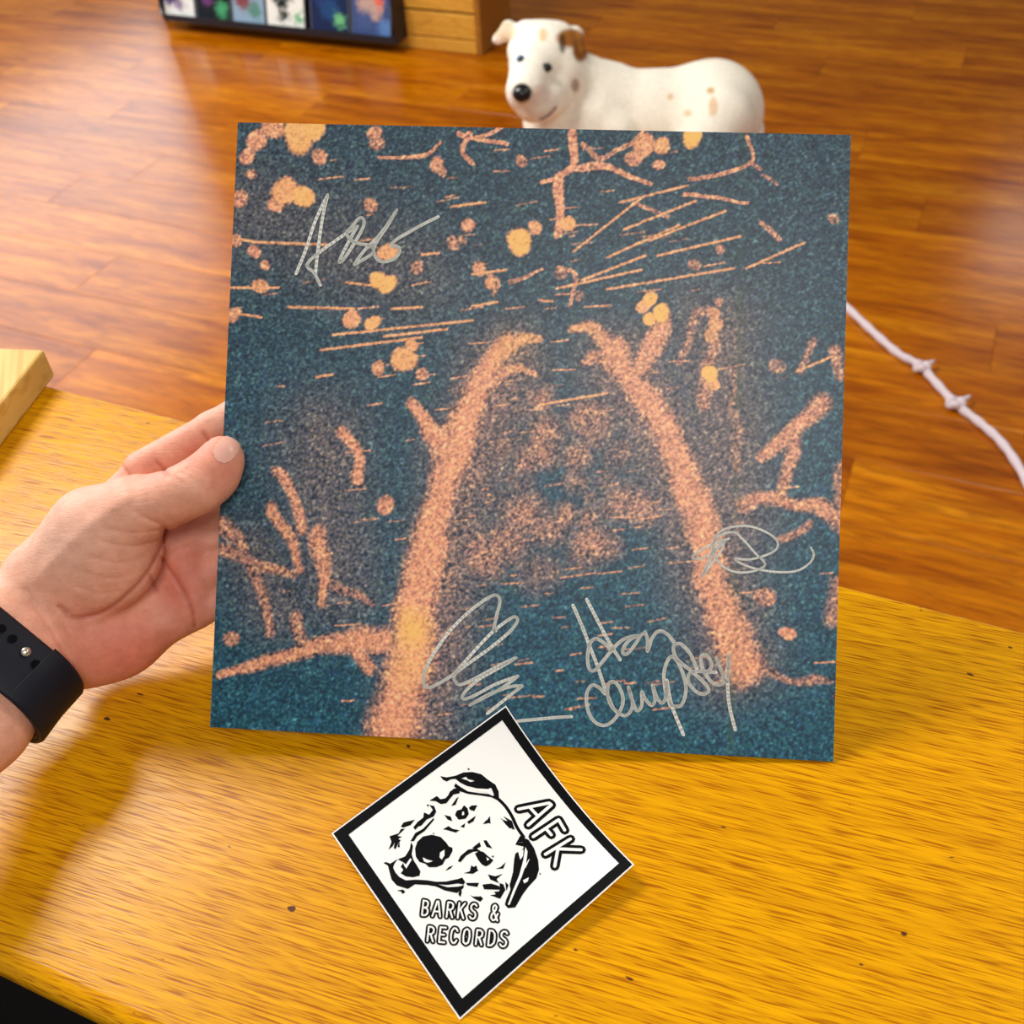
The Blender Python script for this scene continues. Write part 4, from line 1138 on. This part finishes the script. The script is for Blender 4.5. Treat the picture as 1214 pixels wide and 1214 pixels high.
# ------------------------------------------------------------------ wristband
def build_band():
    k_ = .5155 / F_PX
    cA, cB = cs(39, 797, .518), cs(-12, 744, .514)
    ax = cs(78, 723, .5335) - cs(-41, 840, .492); ax /= np.linalg.norm(ax)
    mid = (cA + cB) / 2 - ax * .0095
    w = cA - cB; w -= ax * (w @ ax); half = np.linalg.norm(w) / 2; w /= np.linalg.norm(w)
    dn = np.cross(ax, w); dn = dn if dn[2] < 0 else -dn      # toward the viewer
    def ring(r, n=72):
        P_ = []
        tot = 4 * half + 2 * PI * r
        for i in range(n):
            s = tot * i / n
            if s < 2 * half: a, b = half - s, r
            elif s < 2 * half + PI * r: t = (s - 2 * half) / r; a, b = -half - r * math.sin(t), r * math.cos(t)
            elif s < 4 * half + PI * r: a, b = -half + (s - 2 * half - PI * r), -r
            else: t = (s - 4 * half - PI * r) / r; a, b = half + r * math.sin(t), -r * math.cos(t)
            P_.append((a, b))
        return P_
    r0 = 41.5 * k_ + .0028
    wd = .0156
    BAND = mat('navy_rubber', srgb(15, 17, 30), 0.55, 0.3)
    HOLE = mat('strap_hole', (0.002, 0.002, 0.003), 0.8, 0.1)
    STUD = mat('steel_stud', srgb(215, 205, 185), 0.3, 0.5, metal=0.9)
    def world_pt(a, b, t): return cam2world((mid + w * a + dn * b + ax * t)[None])[0]
    th = .0023
    prof = [(-wd, 0), (-wd, th * .6), (-wd * .9, th), (0, th * 1.1), (wd * .9, th), (wd, th * .6), (wd, 0)]
    flare = lambda t: .0022 * max(0.0, -t / wd)      # the strap widens with the forearm
    R0 = ring(r0); n = len(R0); V, Fc = [], []
    for (a, b) in R0:
        # outward direction from the stadium core
        ca = max(-half, min(half, a)); o = np.array([a - ca, b]); o /= np.linalg.norm(o)
        for t, e_ in prof:
            e_ += flare(t); V.append(world_pt(a + o[0] * e_, b + o[1] * e_, t))
    mP = len(prof)
    for i in range(n):
        for j in range(mP):
            Fc.append((i * mP + j, i * mP + (j + 1) % mP, ((i + 1) % n) * mP + (j + 1) % mP, ((i + 1) % n) * mP + j))
    base = cam2world(mid[None])[0]
    t_ = thing('wristband', 'dark navy rubber wristband with holes and metal stud around the wrist', 'wristband', base)
    obj('strap', V, Fc, BAND, t_, True)
    # overlapping outer end that tucks under at the far side
    V, Fc = [], []
    r1 = r0 + th * 1.02
    seq = [(half * .99 + (half * .01) * i / 8, r1) for i in range(8)] + [(half + r1 * math.sin(t), r1 * math.cos(t)) for t in np.linspace(0, PI * .92, 22)]
    m_ = len(seq)
    for i, (a, b) in enumerate(seq):
        ca = max(-half, min(half, a)); o = np.array([a - ca, b]); o /= np.linalg.norm(o)
        s = min(1, .45 + .55 * math.sqrt(min(1, i / 5))); 
        for t, e_ in prof:
            e_ = e_ * 1.1 + flare(t * s); V.append(world_pt(a + o[0] * e_, b + o[1] * e_, t * s * 1.03))
    for i in range(m_ - 1):
        for j in range(mP): Fc.append((i * mP + j, i * mP + (j + 1) % mP, (i + 1) * mP + (j + 1) % mP, (i + 1) * mP + j))
    Fc.append(tuple(range(mP))); Fc.append(tuple((m_ - 1) * mP + j for j in range(mP)))
    obj('strap_tip', V, Fc, BAND, t_, True)
    # holes along the strap and the stud
    ctr = mid + dn * (r0 + th * 1.1 + .0008)
    def face_pt(px, py):
        r = np.array([(px - CX) / F_PX, -(py - CY) / F_PX, 1.0]); s = (ctr @ dn) / (r @ dn); return r * s
    def puck(c, r, h, dome, n=20):
        V_ = []; rows = [(1, 0), (1, h * .6), (.8, h), (.45, h + dome), (0.05, h + dome * 1.3)]
        for rr, hh in rows:
            for k in range(n):
                an = 2 * PI * k / n
                V_.append(cam2world((c + (w * math.cos(an) + ax * math.sin(an)) * r * rr + dn * hh)[None])[0])
        F_ = [(i * n + k, i * n + (k + 1) % n, (i + 1) * n + (k + 1) % n, (i + 1) * n + k) for i in range(len(rows) - 1) for k in range(n)]
        F_.append(tuple((len(rows) - 1) * n + k for k in range(n)))
        return V_, F_
    for x, y_ in ((2, 745), (15, 757), (42.5, 787)):
        V, Fc = puck(face_pt(x, y_), .0021, .00012, 0); obj('hole', V, Fc, HOLE, t_)
    V, Fc = puck(face_pt(31, 773), .0024, .0008, .0006); obj('stud', V, Fc, STUD, t_, True)['label'] = 'small metal stud'


build_band()
